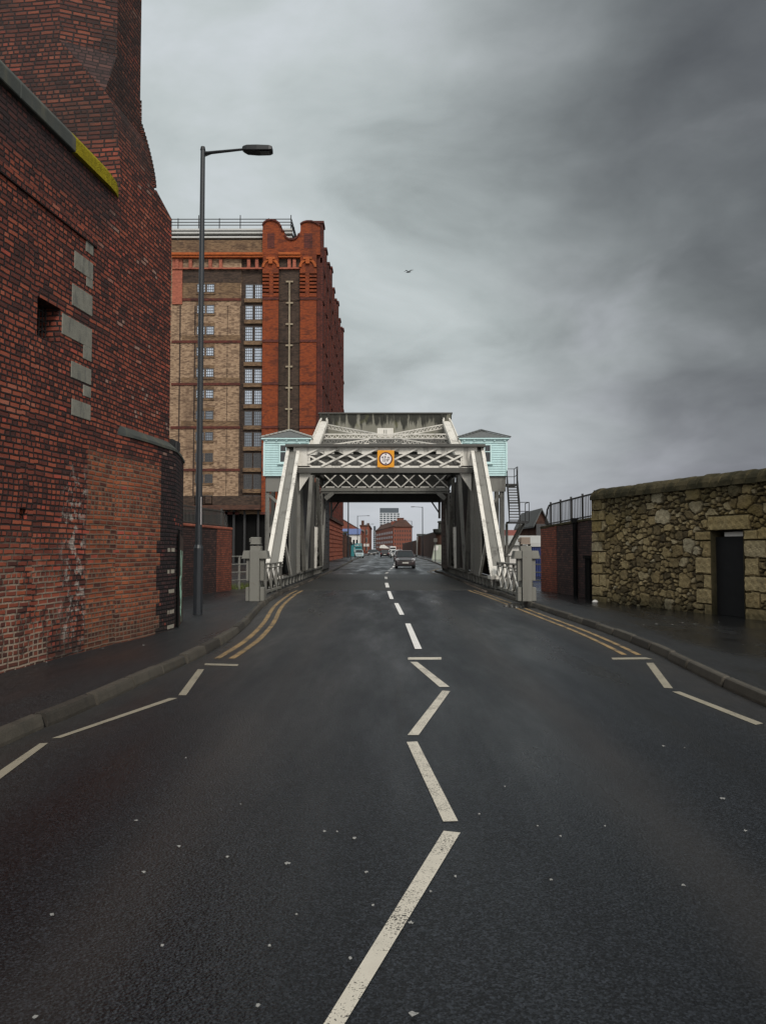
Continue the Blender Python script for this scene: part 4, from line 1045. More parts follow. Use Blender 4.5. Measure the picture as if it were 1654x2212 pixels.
MB().box(-.52, .52, c.y + .3, c.y + .8, c.z - .85, c.z - .34).build('drive_housing', M['blacksteel'], br)
# counterweight
mb = MB(); mb.box(-4.62, 4.62, 54.5, 58.2, 8.95, 11.08); cwt = mb.build('counterweight', M['cweight'], br)
mb = MB(); mb.box(-4.68, 4.68, 54.42, 58.3, 11.081, 11.16); mb.build('top_angle', M['dgrey'], cwt)
for xx in (-4.5, -3.95, 0, 3.95, 4.5):
    mb = MB(); mb.box(xx - .07, xx + .07, 54.42, 54.498, 9.0, 11.05); rivets(mb, (xx, 54.418, 9.05), (xx, 54.418, 11.0), .16, (0, -1, 0), .03); mb.build('stiffener', M['cweight'], cwt)
mb = MB(); rivets(mb, (-4.5, 54.49, 10.98), (4.5, 54.49, 10.98), .16, (0, -1, 0), .03); mb.build('rivet_line', M['cweight'], cwt)
# dark machinery floor beneath the counterweight
MB().box(-4.1, 4.1, 50.5, 57.0, 8.5, 8.7).build('machinery_floor', M['dgrey'], br)

# height restriction sign, fixed to the portal
sgx, sgz, sgy = at(833, 991, Yp - .35).x, at(833, 991, Yp - .35).z, Yp - .35
sg = thing('height_sign', 'amber square sign with red ring reading 4.9 m and 15\'9" on the bridge portal', 'sign', (sgx, sgy, sgz))
MB().box(sgx - .39, sgx + .39, sgy, sgy + .03, sgz - .40, sgz + .40).build('backboard', M['amber'], sg, bevel=.01)
def disc(r, y0, y1, n=40): return MB().prism([(sgx + r * math.cos(2 * math.pi * k / n), y0, sgz + r * math.sin(2 * math.pi * k / n)) for k in range(n)], (0, y1 - y0, 0))
disc(.315, sgy - .006, sgy - .001).build('red_ring', M['signred'], sg); disc(.255, sgy - .012, sgy - .007).build('white_face', M['signwhite'], sg)
MT = Matrix.Translation((sgx, sgy - .018, sgz)) @ Matrix.Rotation(math.pi / 2, 4, 'X')
text_mb('4.9 m', .172, MT @ Matrix.Translation((0, .062, 0))).build('metric_height', M['signblack'], sg)
text_mb('15\'9"', .172, MT @ Matrix.Translation((0, -.085, 0))).build('imperial_height', M['signblack'], sg)
for e in (1, -1): MB().prism([(sgx - .045, sgy - .018, sgz + e * .235), (sgx + .045, sgy - .018, sgz + e * .235), (sgx, sgy - .018, sgz + e * .165)], (0, .005, 0)).build('arrow', M['signblack'], sg)
MB().box(sgx - .28, sgx + .10, sgy + .031, Yp - .16, sgz - .44, sgz - .41).build('bracket', M['amber'], sg)

# control cabins on steel trestles
def cabin(s, label):
    o = thing('control_cabin', label, 'cabin', (s * 6.1, 49, 0))
    xa, xb = 4.68, 7.42; x0, x1 = (-xb, -xa) if s < 0 else (xa, xb); y0, y1 = 48.0, 51.0; zb_, zt = 6.12, 8.42
    mb = MB(); mb.box(x0 + .04, x1 - .04, y0 + .04, y1 - .04, zb_, zt)
    n = 14
    for k in range(n):
        a, b = zb_ + (zt - .28 - zb_) * k / n, zb_ + (zt - .28 - zb_) * (k + 1) / n
        mb.hexa([(x0 - .02, y0 - .03, a), (x1 + .02, y0 - .03, a), (x1 + .02, y1 + .03, a), (x0 - .02, y1 + .03, a), (x0 + .02, y0 + .005, b), (x1 - .02, y0 + .005, b), (x1 - .02, y1 - .005, b), (x0 + .02, y1 - .005, b)])
    wl_ = mb.build('clapboard_wall', M['mint'], o)
    mb = MB(); mb.box(x0 - .03, x1 + .03, y0 - .05, y1 + .05, zt - .28, zt - .06); mb.box(x0 - .16, x1 + .16, y0 - .2, y1 + .2, zt - .06, zt + .03)
    for k in range(5): mb.box(x0 + .1 + k * .62, x0 + .2 + k * .62, y0 - .14, y0 - .05, zt - .16, zt - .061)
    mb.build('fascia', M['mintr'], o)
    for xx in (x0, x1): MB().box(xx - .05, xx + .05, y0 - .055, y0 + .03, zb_, zt - .281).build('corner_board', M['mintr'], o)
    xm, ym = (x0 + x1) / 2, (y0 + y1) / 2; e = .22; zr = zt + .72
    A_ = [(x0 - e, y0 - e, zt + .031), (x1 + e, y0 - e, zt + .031), (x1 + e, y1 + e, zt + .031), (x0 - e, y1 + e, zt + .031)]; P_ = (xm, ym, zr)
    mb = MB()
    for k in range(4): mb.poly([A_[k], A_[(k + 1) % 4], P_])
    mb.poly(A_[::-1]); rf = mb.build('roof', M['slate'], o)
    mb = MB()
    for k in range(4):
        a, b = Vector(A_[k]), Vector(P_)
        for j in range(7):
            p = a + (b - a) * (j / 7 + .01); q = a + (b - a) * ((j + .86) / 7); mb.bar(p + Vector((0, 0, .05)), q + Vector((0, 0, .06)), .2, .07)
    mb.build('hip_tile', M['ridge'] if s < 0 else M['slate'], rf)
    wx0, wx1 = (x1 - 1.42, x1 - .72) if s < 0 else (x0 + .72, x0 + 1.42); wz0, wz1 = 6.98, 8.0
    wx0 -= .32 * (1 if s < 0 else -1); wx1 -= .32 * (1 if s < 0 else -1)
    mb = MB()
    for a, b, c, d_ in ((wx0 - .09, wx0, wz0 - .09, wz1 + .09), (wx1, wx1 + .09, wz0 - .09, wz1 + .09), (wx0, wx1, wz0 - .09, wz0), (wx0, wx1, wz1, wz1 + .09), ((wx0 + wx1) / 2 - .025, (wx0 + wx1) / 2 + .025, wz0, wz1), (wx0, wx1, wz0 + .60, wz0 + .65)): mb.box(a, b, y0 - .075, y0 - .028, c, d_)
    wf = mb.build('window', M['mintr'], o); MB().box(wx0, wx1, y0 - .045, y0 - .04, wz0, wz1).build('pane', M['glass'], wf)
    MB().box(wx0 - .16, wx1 + .16, y0 - .14, y0 - .04, wz0 - .16, wz0 - .095).build('sill', M['mintr'], wf)
    MB().tube((x1 - .55 if s < 0 else x0 + .55, y0 - .09, zt - .29), (x1 - .55 if s < 0 else x0 + .55, y0 - .09, zb_), .035, .035, 8).build('downpipe', M['mintr'], o)
    # trestle
    MB().box(x0 + .1, x1 - .05, y0 + .12, y0 + .2, zb_ - .95, zb_ - .01).build('fascia_plate', M['grey'], o)
    MB().box(x0 + .05, x1, y0 + .25, y1 - .1, zb_ - .2, zb_ - .01).build('floor_frame', M['dgrey'], o)
    for xx in (x0 + .18, x1 - .25):
        for yy in (y0 + .35, y1 - .35):
            m_ = MB(); m_.box(xx - .13, xx + .13, yy - .13, yy - .09, 0, zb_ - .2); m_.box(xx - .13, xx + .13, yy + .09, yy + .13, 0, zb_ - .2); m_.box(xx - .03, xx + .03, yy - .09, yy + .09, 0, zb_ - .2)
            rivets(m_, (xx - .09, yy - .132, .3), (xx - .09, yy - .132, 5.8), .22, (0, -1, 0), .03); rivets(m_, (xx + .09, yy - .132, .3), (xx + .09, yy - .132, 5.8), .22, (0, -1, 0), .03)
            m_.build('trestle_leg', M['grey'], o)
    for yy in (y0 + .3,):
        MB().bar((x0 + .3, yy, 2.75), (x1 - .35, yy, 2.75), .1, .22).build('cross_beam', M['grey'], o)
        MB().bar((x0 + .3, yy, 4.95), (x0 + 1.25, yy, 4.1), .08, .16).build('diagonal_brace', M['grey'], o)
        MB().bar((x1 - .35, yy + .1, 4.95), (x0 + .3, yy + .1, 2.85), .08, .16).build('diagonal_brace', M['grey'], o)
        MB().bar((x0 + .3, yy, 2.7), (x1 - .35, yy, .4), .08, .14).build('diagonal_brace', M['dgrey'], o)
    return o
cabin(-1, 'mint clapboard control cabin with pale ridge tiles left of the bridge, warehouse behind')
cabin(1, 'mint clapboard control cabin right of the bridge, open sky behind and steel stair beside it')

# steel stair beside the right cabin
st = thing('steel_staircase', 'open steel staircase with handrails climbing to the right bridge cabin', 'staircase', (7.6, 46, 0))
b0, b1 = Vector((7.33, 44.6, 3.2)), Vector((7.78, 48.3, 5.66)); wdt = .6
for k in range(14):
    p = b0 + (b1 - b0) * ((k + .5) / 14); MB().box(p.x - wdt / 2 + .03, p.x + wdt / 2 - .03, p.y - .12, p.y + .12, p.z - .02, p.z + .03).build('tread', M['rail'], st)
for e in (-1, 1):
    off = Vector((e * wdt / 2, 0, 0)); MB().bar(b0 + off, b1 + off, .04, .2).build('stringer', M['blacksteel'], st)
    m_ = MB(); m_.tube(b0 + off + Vector((0, 0, 1.0)), b1 + off + Vector((0, 0, 1.0)), .025, .025, 6); m_.tube(b0 + off + Vector((0, 0, .55)), b1 + off + Vector((0, 0, .55)), .02, .02, 6)
    for k in range(5): p = b0 + (b1 - b0) * (k / 4) + off; m_.tube(p, p + Vector((0, 0, 1.0)), .022, .022, 6)
    m_.build('handrail', M['blacksteel'], st)
for nm, c, sx, sy, rails in (('landing', b1 + Vector((-.02, .6, 0)), .75, .65, 1), ('landing', b0 + Vector((.05, -.6, -.02)), 1.1, .6, 1)):
    m_ = MB(); m_.box(c.x - sx / 2, c.x + sx / 2, c.y - sy, c.y + sy, c.z - .1, c.z); ld = m_.build(nm, M['blacksteel'], st)
    m_ = MB()
    for zz in (.55, 1.05): m_.tube((c.x + sx / 2, c.y - sy, c.z + zz), (c.x + sx / 2, c.y + sy, c.z + zz), .022, .022, 6); m_.tube((c.x - sx / 2, c.y - sy * (1 if c.z < 4 else -1), c.z + zz), (c.x + sx / 2, c.y - sy * (1 if c.z < 4 else -1), c.z + zz), .022, .022, 6)
    for a in (-1, 1): m_.tube((c.x + sx / 2, c.y + a * sy, c.z), (c.x + sx / 2, c.y + a * sy, c.z + 1.05), .022, .022, 6)
    m_.tube((c.x - sx / 2, c.y - sy, c.z), (c.x - sx / 2, c.y - sy, c.z + 1.05), .022, .022, 6); m_.build('guard_rail', M['blacksteel'], ld)
for a in (.0, .9): MB().bar((7.75, 44.0 + a, 3.05), (6.95, 44.6 + a, 1.4), .1, .12).build('bracket', M['grey'], st)
MB().bar((6.9, 44.8, 0), (6.9, 44.8, 3.1), .14, .14, (1, 0, 0)).build('support_post', M['grey'], st)

# road barrier pedestals with lifting gear
def pedestal(x, y, s, label):
    o = thing('barrier_pedestal', label, 'pedestal', (x, y, .118)); z = .118
    m_ = MB(); m_.box(x - .14, x + .14, y - .02, y + .0, z, 1.62); m_.box(x - .14, x - .12, y, y + .5, z, 1.40); m_.box(x + .12, x + .14, y, y + .5, z, 1.40)
    for q in (-.075, .075):
        for zz in (1.52, 1.25, .98, .72): rivets(m_, (x + q - .01, y - .021, zz), (x + q + .01, y - .021, zz), .02, (0, -1, 0), .022)
    m_.build('column', M['pedestal'], o, bevel=.004)
    for e in (-1, 1):
        m_ = MB(); m_.box(x + e * .205 - .055, x + e * .205 + .055, y + .10, y + .42, .72, 1.40)
        for zz in (.8, .9, 1.0, 1.1, 1.2, 1.3): rivets(m_, (x + e * .205 - .02, y + .098, zz), (x + e * .205 + .02, y + .098, zz), .04, (0, -1, 0), .025)
        m_.build('side_guide', M['pedestal'], o)
        MB().box(x + e * .21 - .06, x + e * .21 + .06, y + .06, y + .48, z, .52).build('foot_bracket', M['pedestal'], o, bevel=.01)
    m_ = MB(); a, b = .40, .34
    m_.loft([[(x - a, y + .02, 1.36), (x + a, y + .02, 1.36), (x + a, y + .58, 1.36), (x - a, y + .58, 1.36)], [(x - a + .02, y + .02, 1.40), (x + a - .02, y + .02, 1.40), (x + a - .02, y + .58, 1.40), (x - a + .02, y + .58, 1.40)], [(x - b, y + .03, 1.60), (x + b, y + .03, 1.60), (x + b, y + .56, 1.60), (x - b, y + .56, 1.60)]])
    m_.build('hood', M['pedestal'], o, bevel=.01)
    MB().box(x - .16, x + .16, y + .15, y + .47, 1.601, 1.74).build('plinth', M['pedestal'], o, bevel=.01)
    m_ = MB()
    for e in (-.12, .12): m_.box(x + e - .02, x + e + .02, y + .2, y + .42, 1.741, 1.79)
    mt = m_.build('mount', M['blacksteel'], o)
    m_ = MB(); m_.box(x - .15, x + .13, y + .16, y + .46, 1.79, 2.0); m_.box(x - .2, x - .151, y + .22, y + .40, 1.85, 1.97); m_.box(x - .17, x + .15, y + .14, y + .48, 1.785, 1.81)
    m_.build('gear_case', M['pedestal'] if s < 0 else M['rust'], o, 'rusty gear case' if s > 0 else None, bevel=.015)
    return o
pl = gnd(549, 1299, .118); pr_ = gnd(1139, 1299, .118)
pedestal(pl.x, pl.y, -1, 'grey riveted barrier pedestal with painted gear case on the left footway')
pedestal(pr_.x, pr_.y, 1, 'grey riveted barrier pedestal with rusty gear case on the right footway')
# lattice parapets between pedestals and end posts
def lattice(a, b, h, label):
    a, b = Vector((*a, .118)), Vector((*b, .118)); o = thing('lattice_railing', label, 'railing', (a + b) / 2); d_ = b - a; Z = Vector((0, 0, 1))
    m_ = MB(); m_.tube(a + Z * h, b + Z * h, .035, .035, 8); m_.tube(a + Z * (h - .14), b + Z * (h - .14), .025, .025, 8); m_.build('top_rail', M['pedestal'], o)
    m_ = MB(); m_.bar(a + Z * .08, b + Z * .08, .09, .08); m_.build('bottom_rail', M['pedestal'], o)
    for k in range(5): p = a + d_ * (k / 4); MB().bar(p, p + Z * (h + .03), .09 if k % 4 else .14, .09, (1, 0, 0)).build('post', M['grey'] if k % 4 else M['dgrey'], o)
    for k in range(4):
        p, q = a + d_ * (k / 4), a + d_ * ((k + 1) / 4); sx = Vector((-.05 if a.x < 0 else -.05, -.05, 0))
        MB().bar(p + Z * .12 + sx, q + Z * (h - .15) + sx, .03, .09).build('lattice_bar', M['cream'], o); MB().bar(q + Z * .12, p + Z * (h - .15), .03, .07).build('lattice_bar', M['grey'], o)
lattice((-4.12, 25.9), (-3.98, 30.0), 1.02, 'short lattice steel railing linking the left barrier pedestal to the bridge')
lattice((4.30, 25.2), (4.28, 30.0), 1.02, 'short lattice steel railing linking the right barrier pedestal to the bridge')
def bargate(a, b, h, n, label, mat):
    a, b = Vector((*a, .118)), Vector((*b, .118)); o = thing('quay_railing', label, 'railing', (a + b) / 2); Z = Vector((0, 0, 1)); d_ = b - a
    for k in range(n): MB().tube(a + Z * (.35 + (h - .35) * k / (n - 1)), b + Z * (.35 + (h - .35) * k / (n - 1)), .028, .028, 6).build('rail', mat, o)
    for k in range(5): p = a + d_ * (k / 4); MB().bar(p, p + Z * h, .07, .07, (1, 0, 0)).build('post', mat, o)
bargate((-5.88, 29.3), (-4.55, 32.0), 1.25, 4, 'pale four-bar railing behind the left pedestal, weeds at its foot', M['grey'])
bargate((5.92, 29.4), (4.55, 32.0), 1.25, 4, 'pale four-bar railing behind the right pedestal beside the brick wall', M['grey'])
# weeds by the left railing
mb = MB()
for k in range(420):
    f = random.random(); p = Vector((-5.9 + 1.4 * f + random.uniform(-.15, .25), 29.6 + 2.6 * f + random.uniform(.0, .5), .11)); h = random.uniform(.08, .32); a = random.uniform(0, 6.28); dx_, dy_ = math.cos(a) * .02, math.sin(a) * .02; lx, ly = random.uniform(-.08, .08), random.uniform(-.08, .08)
    mb.poly([p + Vector((-dx_, -dy_, 0)), p + Vector((dx_, dy_, 0)), p + Vector((lx, ly, h))])
wd = mb.build('weeds', M['grass'], fix=False); wd['kind'] = 'stuff'; tag(wd, 'yellow-green weeds growing at the foot of the left railing', 'weeds')

# ================================================================== RIGHT: rubble stone wall with blocked doorway
Q0 = gnd(1285, 1298, .12); Q0.z = 0
dQ = ray(300, 1186); dQ.z = 0; dQ.normalize(); nQ = Vector((-dQ.y, dQ.x, 0))
if nQ.x > 0: nQ = -nQ                         # towards the road
def Q(s, n, z): return Q0 + dQ * s + nQ * n + Vector((0, 0, z))
sw = thing('stone_wall', 'rubble stone wall with rounded mossy coping and narrow black doorway on the right', 'wall', Q(-5, 0, 0))
def stone_mat():
    m, t, b = new_mat('rubble_stone'); p = t.pos()
    a = t.n.new('ShaderNodeAttribute'); a.attribute_name = 'stone'; a2 = t.n.new('ShaderNodeAttribute'); a2.attribute_name = 'joint'
    c = t.ramp(a.outputs['Fac'], [(0, (.08, .062, .036)), (.3, (.17, .130, .070)), (.6, (.28, .215, .110)), (.85, (.36, .285, .155)), (1., (.36, .315, .22))])
    c = t.mix(1.0, c, t.mix(t.noise(p, 22, 5, .65), (.5, .5, .5), (1.5, 1.48, 1.42)), 'MULTIPLY')
    x, y, z = t.sep(p)
    och = t.mul(t.ss(t.noise(p, .55, 4), .42, .62), t.ss(z, 1.2, 2.4))
    c = t.mix(t.mul(och, .45), c, (.19, .135, .035))
    so_ = t.ss(t.add(z, t.mul(t.noise(p, .8, 5), 1.6)), 3.1, 4.1)
    c = t.mix(t.mul(so_, .7), c, (.045, .042, .022))
    c = t.mix(t.mul(t.ss(t.noise(p, 1.7, 5, .7), .52, .7), .55), c, (.035, .032, .022))
    c = t.mix(t.mul(t.ss(z, .55, .1), .6), c, (.03, .032, .018))
    c = t.mix(a2.outputs['Fac'], t.mix(t.noise(p, 6, 4), (.018, .015, .011), (.075, .060, .038)), c)
    fin(t, b, c, .93, t.bump(t.noise(p, 45, 5, .7), .6, .02), .2); return m
M['stone'] = stone_mat()
SA, SB, ZH = -14.0, 0.0, 3.12
DX0, DX1, DZ = -6.12, -5.08, 2.07
LX0, LX1, LZ = -6.30, -4.95, 2.42
rects = []                                    # squared stones: corner quoins, jambs
z = 0.0; k = 0
while z < ZH:
    h = .26 + .10 * rng.rand(); w_ = .52 if k % 2 else .34
    rects.append((-w_, .05, z, min(z + h, ZH + .2))); 
    if k % 2 == 0: rects.append((-w_ - .30 - .1 * rng.rand(), -w_, z, z + h))
    z += h; k += 1
z = 0.0
while z < DZ - .05:
    h = .30 + .16 * rng.rand(); h = min(h, DZ - z) if DZ - z - h > .12 else DZ - z
    rects.append((DX1, DX1 + .30 + .26 * (k % 2), z, z + h)); rects.append((DX0 - .42 - .24 * ((k + 1) % 2), DX0, z, z + h)); z += h; k += 1
rects.append((LX0, LX1, DZ, LZ))
sd_ = []
tries = 0
while tries < 14000:
    tries += 1
    r = (.046 + .15 * rng.rand() ** 2.4); p = (SA - .3 + (SB - SA + .3) * rng.rand(), ZH * rng.rand() * 1.04)
    if all(((p[0] - q[0]) * .72) ** 2 + (p[1] - q[1]) ** 2 > ((r + q[2]) * .86) ** 2 for q in sd_): sd_.append((p[0], p[1], r))
S_ = np.array(sd_)
st_ = .025; gx = np.arange(SA, SB + 1e-6, st_); gz = np.arange(0, ZH + 1e-6, st_)
GX, GZ = np.meshgrid(gx, gz); shp = GX.shape
def fbm(X, Z, sc, seed):
    r2 = np.random.RandomState(seed); o_ = 0
    for k in range(4):
        a, b, c, d_ = r2.rand(4) * 6.28; f = sc * 1.9 ** k
        o_ = o_ + (np.sin(X * f * np.cos(a) + Z * f * np.sin(a) + b) * np.sin(Z * f * np.cos(c) - X * f * np.sin(c) + d_)) / 1.7 ** k
    return o_
wx = GX + .022 * fbm(GX, GZ, 9, 1); wz = GZ + .022 * fbm(GX, GZ, 9, 2)
D1 = np.full(GX.size, 9.); D2 = np.full(GX.size, 9.); ID = np.zeros(GX.size, int)
fxx, fzz = wx.ravel(), wz.ravel()
for i, (a, b, r) in enumerate(sd_):
    m_ = np.nonzero(np.abs(fxx - a) < .85)[0]
    dd_ = np.sqrt(((fxx[m_] - a) * .72) ** 2 + (fzz[m_] - b) ** 2) * .35 + .65 * np.maximum(np.abs(fxx[m_] - a) * .72, np.abs(fzz[m_] - b)) - r
    lt_ = dd_ < D1[m_]
    D2[m_] = np.where(lt_, D1[m_], np.minimum(D2[m_], dd_)); D1[m_] = np.where(lt_, dd_, D1[m_]); ID[m_[lt_]] = i
E_ = (D2 - D1) * .5; DEP = .016 + .05 * rng.rand(len(sd_) + len(rects)); TI = (rng.rand(len(sd_) + len(rects), 2) - .5) * .16; CR = rng.rand(len(sd_) + len(rects))
CX = np.concatenate([S_[:, 0], [(r[0] + r[1]) / 2 for r in rects]]); CZ = np.concatenate([S_[:, 1], [(r[2] + r[3]) / 2 for r in rects]])
for j, (a, b, c, d_) in enumerate(rects):
    i = len(sd_) + j; fx2, fz2 = GX.ravel() + .006 * fbm(GX, GZ, 14, 3).ravel(), GZ.ravel() + .006 * fbm(GX, GZ, 14, 4).ravel()
    ins = (fx2 > a) & (fx2 < b) & (fz2 > c) & (fz2 < d_)
    e_ = np.minimum(np.minimum(fx2 - a, b - fx2), np.minimum(fz2 - c, d_ - fz2))
    near = (~ins) & (e_ > -.035) & (ID < len(sd_)); E_[near] = np.minimum(E_[near], np.maximum(-e_[near], 0) * .8)
    E_[ins] = e_[ins]; ID[ins] = i; DEP[i] = .045 + .02 * rng.rand(); TI[i] *= .2; CR[i] = .55 + .45 * rng.rand()
mask_ = np.clip((E_ - .003) / .018, 0, 1); mask_ = mask_ * mask_ * (3 - 2 * mask_)
HT = mask_ * (.035 + DEP[ID] + TI[ID, 0] * (GX.ravel() - CX[ID]) + TI[ID, 1] * (GZ.ravel() - CZ[ID]) + .010 * fbm(GX, GZ, 16, 7).ravel()) + .006 * fbm(GX, GZ, 30, 8).ravel()
def hole_q(x, z): return DX0 + .012 < x < DX1 - .012 and z < DZ - .012
base = np.array(Q0); dq, nq = np.array(dQ), np.array(nQ)
V_ = base[None] + GX.ravel()[:, None] * dq + HT[:, None] * nq; V_[:, 2] = GZ.ravel()
ny, nx = shp; idx = np.arange(nx * ny).reshape(shp)
cxm = (GX[:-1, :-1] + st_ / 2); czm = (GZ[:-1, :-1] + st_ / 2)
keep = ~((cxm > DX0) & (cxm < DX1) & (czm < DZ))
F_ = np.stack([idx[:-1, :-1], idx[:-1, 1:], idx[1:, 1:], idx[1:, :-1]], -1)[keep]
me = bpy.data.meshes.new('stonework'); me.from_pydata((V_ - np.array(sw.location)).tolist(), [], F_.tolist())
for nm_, vals in (('stone', CR[ID]), ('joint', mask_)):
    at_ = me.attributes.new(nm_, 'FLOAT', 'POINT'); at_.data.foreach_set('value', vals.astype(np.float32))
me.materials.append(M['stone']); me.update()
so_ = bpy.data.objects.new('stonework', me); COL.objects.link(so_); so_.parent = sw
def core_mat():
    m, t, b = new_mat('coping_rubble'); p = t.pos()
    c = t.mix(t.noise(p, 9, 6, .7), (.030, .026, .015), (.11, .09, .048)); c = t.mix(t.mul(t.ss(t.noise(p, 2.2, 5), .42, .60), .75), c, (.020, .019, .010))
    fin(t, b, c, .95, t.bump(t.noise(p, 30, 5, .7), .9, .03), .15); return m
M['cop2'] = core_mat()
mb = MB(); TH = .55
mb.hexa([Q(SB, .03, 0), Q(SB, -TH, 0), Q(SB - .02, -TH, 0), Q(SB - .02, .03, 0), Q(SB, .05, ZH), Q(SB, -TH, ZH), Q(SB - .02, -TH, ZH), Q(SB - .02, .03, ZH)])
mb.poly([Q(SA, -TH, 0), Q(SB, -TH, 0), Q(SB, -TH, ZH), Q(SA, -TH, ZH)])
for a in (DX0, DX1): mb.poly([Q(a, .09, 0), Q(a, -TH, 0), Q(a, -TH, DZ), Q(a, .09, DZ)])
mb.poly([Q(DX0, .09, DZ), Q(DX1, .09, DZ), Q(DX1, -TH, DZ), Q(DX0, -TH, DZ)])
mb.build('wall_core', M['cop2'], sw)
mb = MB(); s = SA
while s < -.02:                               # rounded coping stones, each set a little differently
    e = min(s + rng.uniform(.24, .46), SB + .02); r = .34 + rng.uniform(-.012, .012); zz = ZH - .02 + rng.uniform(-.006, .006); rings = []
    for q, rr in ((s + .008, r - .09), (s + .03, r - .015), (s + .07, r), (e - .07, r + rng.uniform(-.015, .015)), (e - .03, r - .02), (e - .008, r - .09)):
        rings.append([Q(q, -TH / 2 + .04 + (TH / 2 + .09) * math.cos(a), zz + rr * math.sin(a) ** .85 if math.sin(a) > 0 else zz) for a in [math.pi * k / 10 for k in range(11)]])
    mb.loft(rings); s = e
mb.build('coping', M['cop2'], sw)
MB().hexa([Q(DX0, -.10, .12), Q(DX0, -.06, .12), Q(DX1, -.06, .12), Q(DX1, -.10, .12), Q(DX0, -.10, DZ - .14), Q(DX0, -.06, DZ - .14), Q(DX1, -.06, DZ - .14), Q(DX1, -.10, DZ - .14)]).build('door', M['doorblack'], sw)
MB().hexa([Q(DX0, -.10, DZ - .13), Q(DX0, -.05, DZ - .13), Q(DX1 - .30, -.05, DZ - .13), Q(DX1 - .30, -.10, DZ - .13), Q(DX0, -.10, DZ - .03), Q(DX0, -.05, DZ - .03), Q(DX1 - .30, -.05, DZ - .03), Q(DX1 - .30, -.10, DZ - .03)]).build('door_head', M['whitewall'], sw, 'white strip across the head of the doorway')
# brick wall beyond it, with pipe, railing and curved end
o, A, d, n, L, hh = boundary('boundary_wall', 'brick boundary wall with orange end pier beyond the stone wall, railing on top', (6.62, 24.4), (5.98, 29.4), 2.55, 2.40, M['darkbrick'], M['redbrick'], 1.7, M['cop2'])
for k, (a, r_) in enumerate(((1.35, .07), (.25, .10))):
    p = A + d * a + Vector((-.26, 0, 0)); mb = MB(); mb.tube((p.x, p.y, .1), (p.x, p.y, 2.5 if k == 0 else 1.35), r_, r_, 10); mb.box(p.x - r_ * 1.3, p.x + r_ * 1.3, p.y - r_ * 1.3, p.y + r_ * 1.3, 2.5 if k == 0 else 1.35, 2.66 if k == 0 else 1.45); mb.build('drainpipe', M['black'], o)
palisade('dark barred railing with curved end on top of the right brick wall', A, d, L, hh, .80, M['blacksteel'], step=.14)
# yard beyond: sheds, container, gabled house
def gable_house(name, label, cat, x0, x1, y0, y1, ze, zr, wall, roof, axis='y', wins=(), over=.25, pane='glass', group=None):
    o = thing(name, label, cat, ((x0 + x1) / 2, y0, 0), group=group); mb = MB(); mb.box(x0, x1, y0, y1, 0, ze)
    if axis == 'y':
        xm = (x0 + x1) / 2; mb.prism([(x0, y0, ze), (x1, y0, ze), (xm, y0, zr)], (0, y1 - y0, 0)); mb.build('wall', wall, o); rf = MB(); k = (zr - ze) / (xm - x0)
        for e in (-1, 1):
            xe = xm + e * (xm - x0 + over); ze2 = ze - over * k
            rf.hexa([(xm, y0 - over, zr + .02), (xm, y1 + over, zr + .02), (xe, y1 + over, ze2 + .02), (xe, y0 - over, ze2 + .02), (xm, y0 - over, zr + .16), (xm, y1 + over, zr + .16), (xe, y1 + over, ze2 + .16), (xe, y0 - over, ze2 + .16)])
    else:
        ym = (y0 + y1) / 2; mb.prism([(x0, y0, ze), (x0, y1, ze), (x0, ym, zr)], (x1 - x0, 0, 0)); mb.build('wall', wall, o); rf = MB(); k = (zr - ze) / (ym - y0)
        for e in (-1, 1):
            ye = ym + e * (ym - y0 + over); ze2 = ze - over * k
            rf.hexa([(x0 - over, ym, zr + .02), (x1 + over, ym, zr + .02), (x1 + over, ye, ze2 + .02), (x0 - over, ye, ze2 + .02), (x0 - over, ym, zr + .16), (x1 + over, ym, zr + .16), (x1 + over, ye, ze2 + .16), (x0 - over, ye, ze2 + .16)])
    rf.build('roof', roof, o)
    for (a, b, c, d_) in wins:
        fr = MB(); fr.box(a - .08, a, y0 - .06, y0 - .002, c - .08, d_ + .08); fr.box(b, b + .08, y0 - .06, y0 - .002, c - .08, d_ + .08); fr.box(a, b, y0 - .06, y0 - .002, d_, d_ + .08); fr.box(a, b, y0 - .06, y0 - .002, c - .08, c); fr.box((a + b) / 2 - .03, (a + b) / 2 + .03, y0 - .06, y0 - .012, c, d_)
        f = fr.build('window', M['winframe'], o); MB().box(a, b, y0 - .03, y0 - .01, c, d_).build('pane', M[pane], f)
    return o
def X_at(px, Y): return at(px, 1150, Y).x
def Z_at(py, Y): return at(900, py, Y).z
Yh = 62.0
h0 = gable_house('gabled_house', 'small red brick gabled house with slate roof behind the right railing', 'house', X_at(1158, Yh), X_at(1181, Yh), Yh, Yh + 9, Z_at(1126, Yh), Z_at(1102, Yh), M['farbrown'], M['slate'], wins=[(X_at(1160, Yh) + k * .28, X_at(1160, Yh) + k * .28 + .12, Z_at(1157, Yh), Z_at(1134, Yh)) for k in range(3)])
gable_house('yard_shed', 'low shed with pale ribbed sheet roof behind the right barrier pedestal', 'shed', X_at(1092, 52), X_at(1182, 52), 52, 57, Z_at(1177, 52), Z_at(1162, 54.5), M['whitewall'], M['corr'], axis='x')
gable_house('tiled_house', 'low building with red tiled roof behind the pale ribbed shed', 'house', X_at(1085, 80), X_at(1172, 80), 80, 90, Z_at(1172, 80), Z_at(1148, 85), M['whitewall'], M['redroof'], axis='x')
cn = thing('shipping_container', 'dark blue container behind the railing beside the right barrier pedestal', 'container', (X_at(1165, 44), 44, 0))
mb = MB(); x0, x1 = X_at(1137, 44), X_at(1184, 44); n_ = 12; pts = []
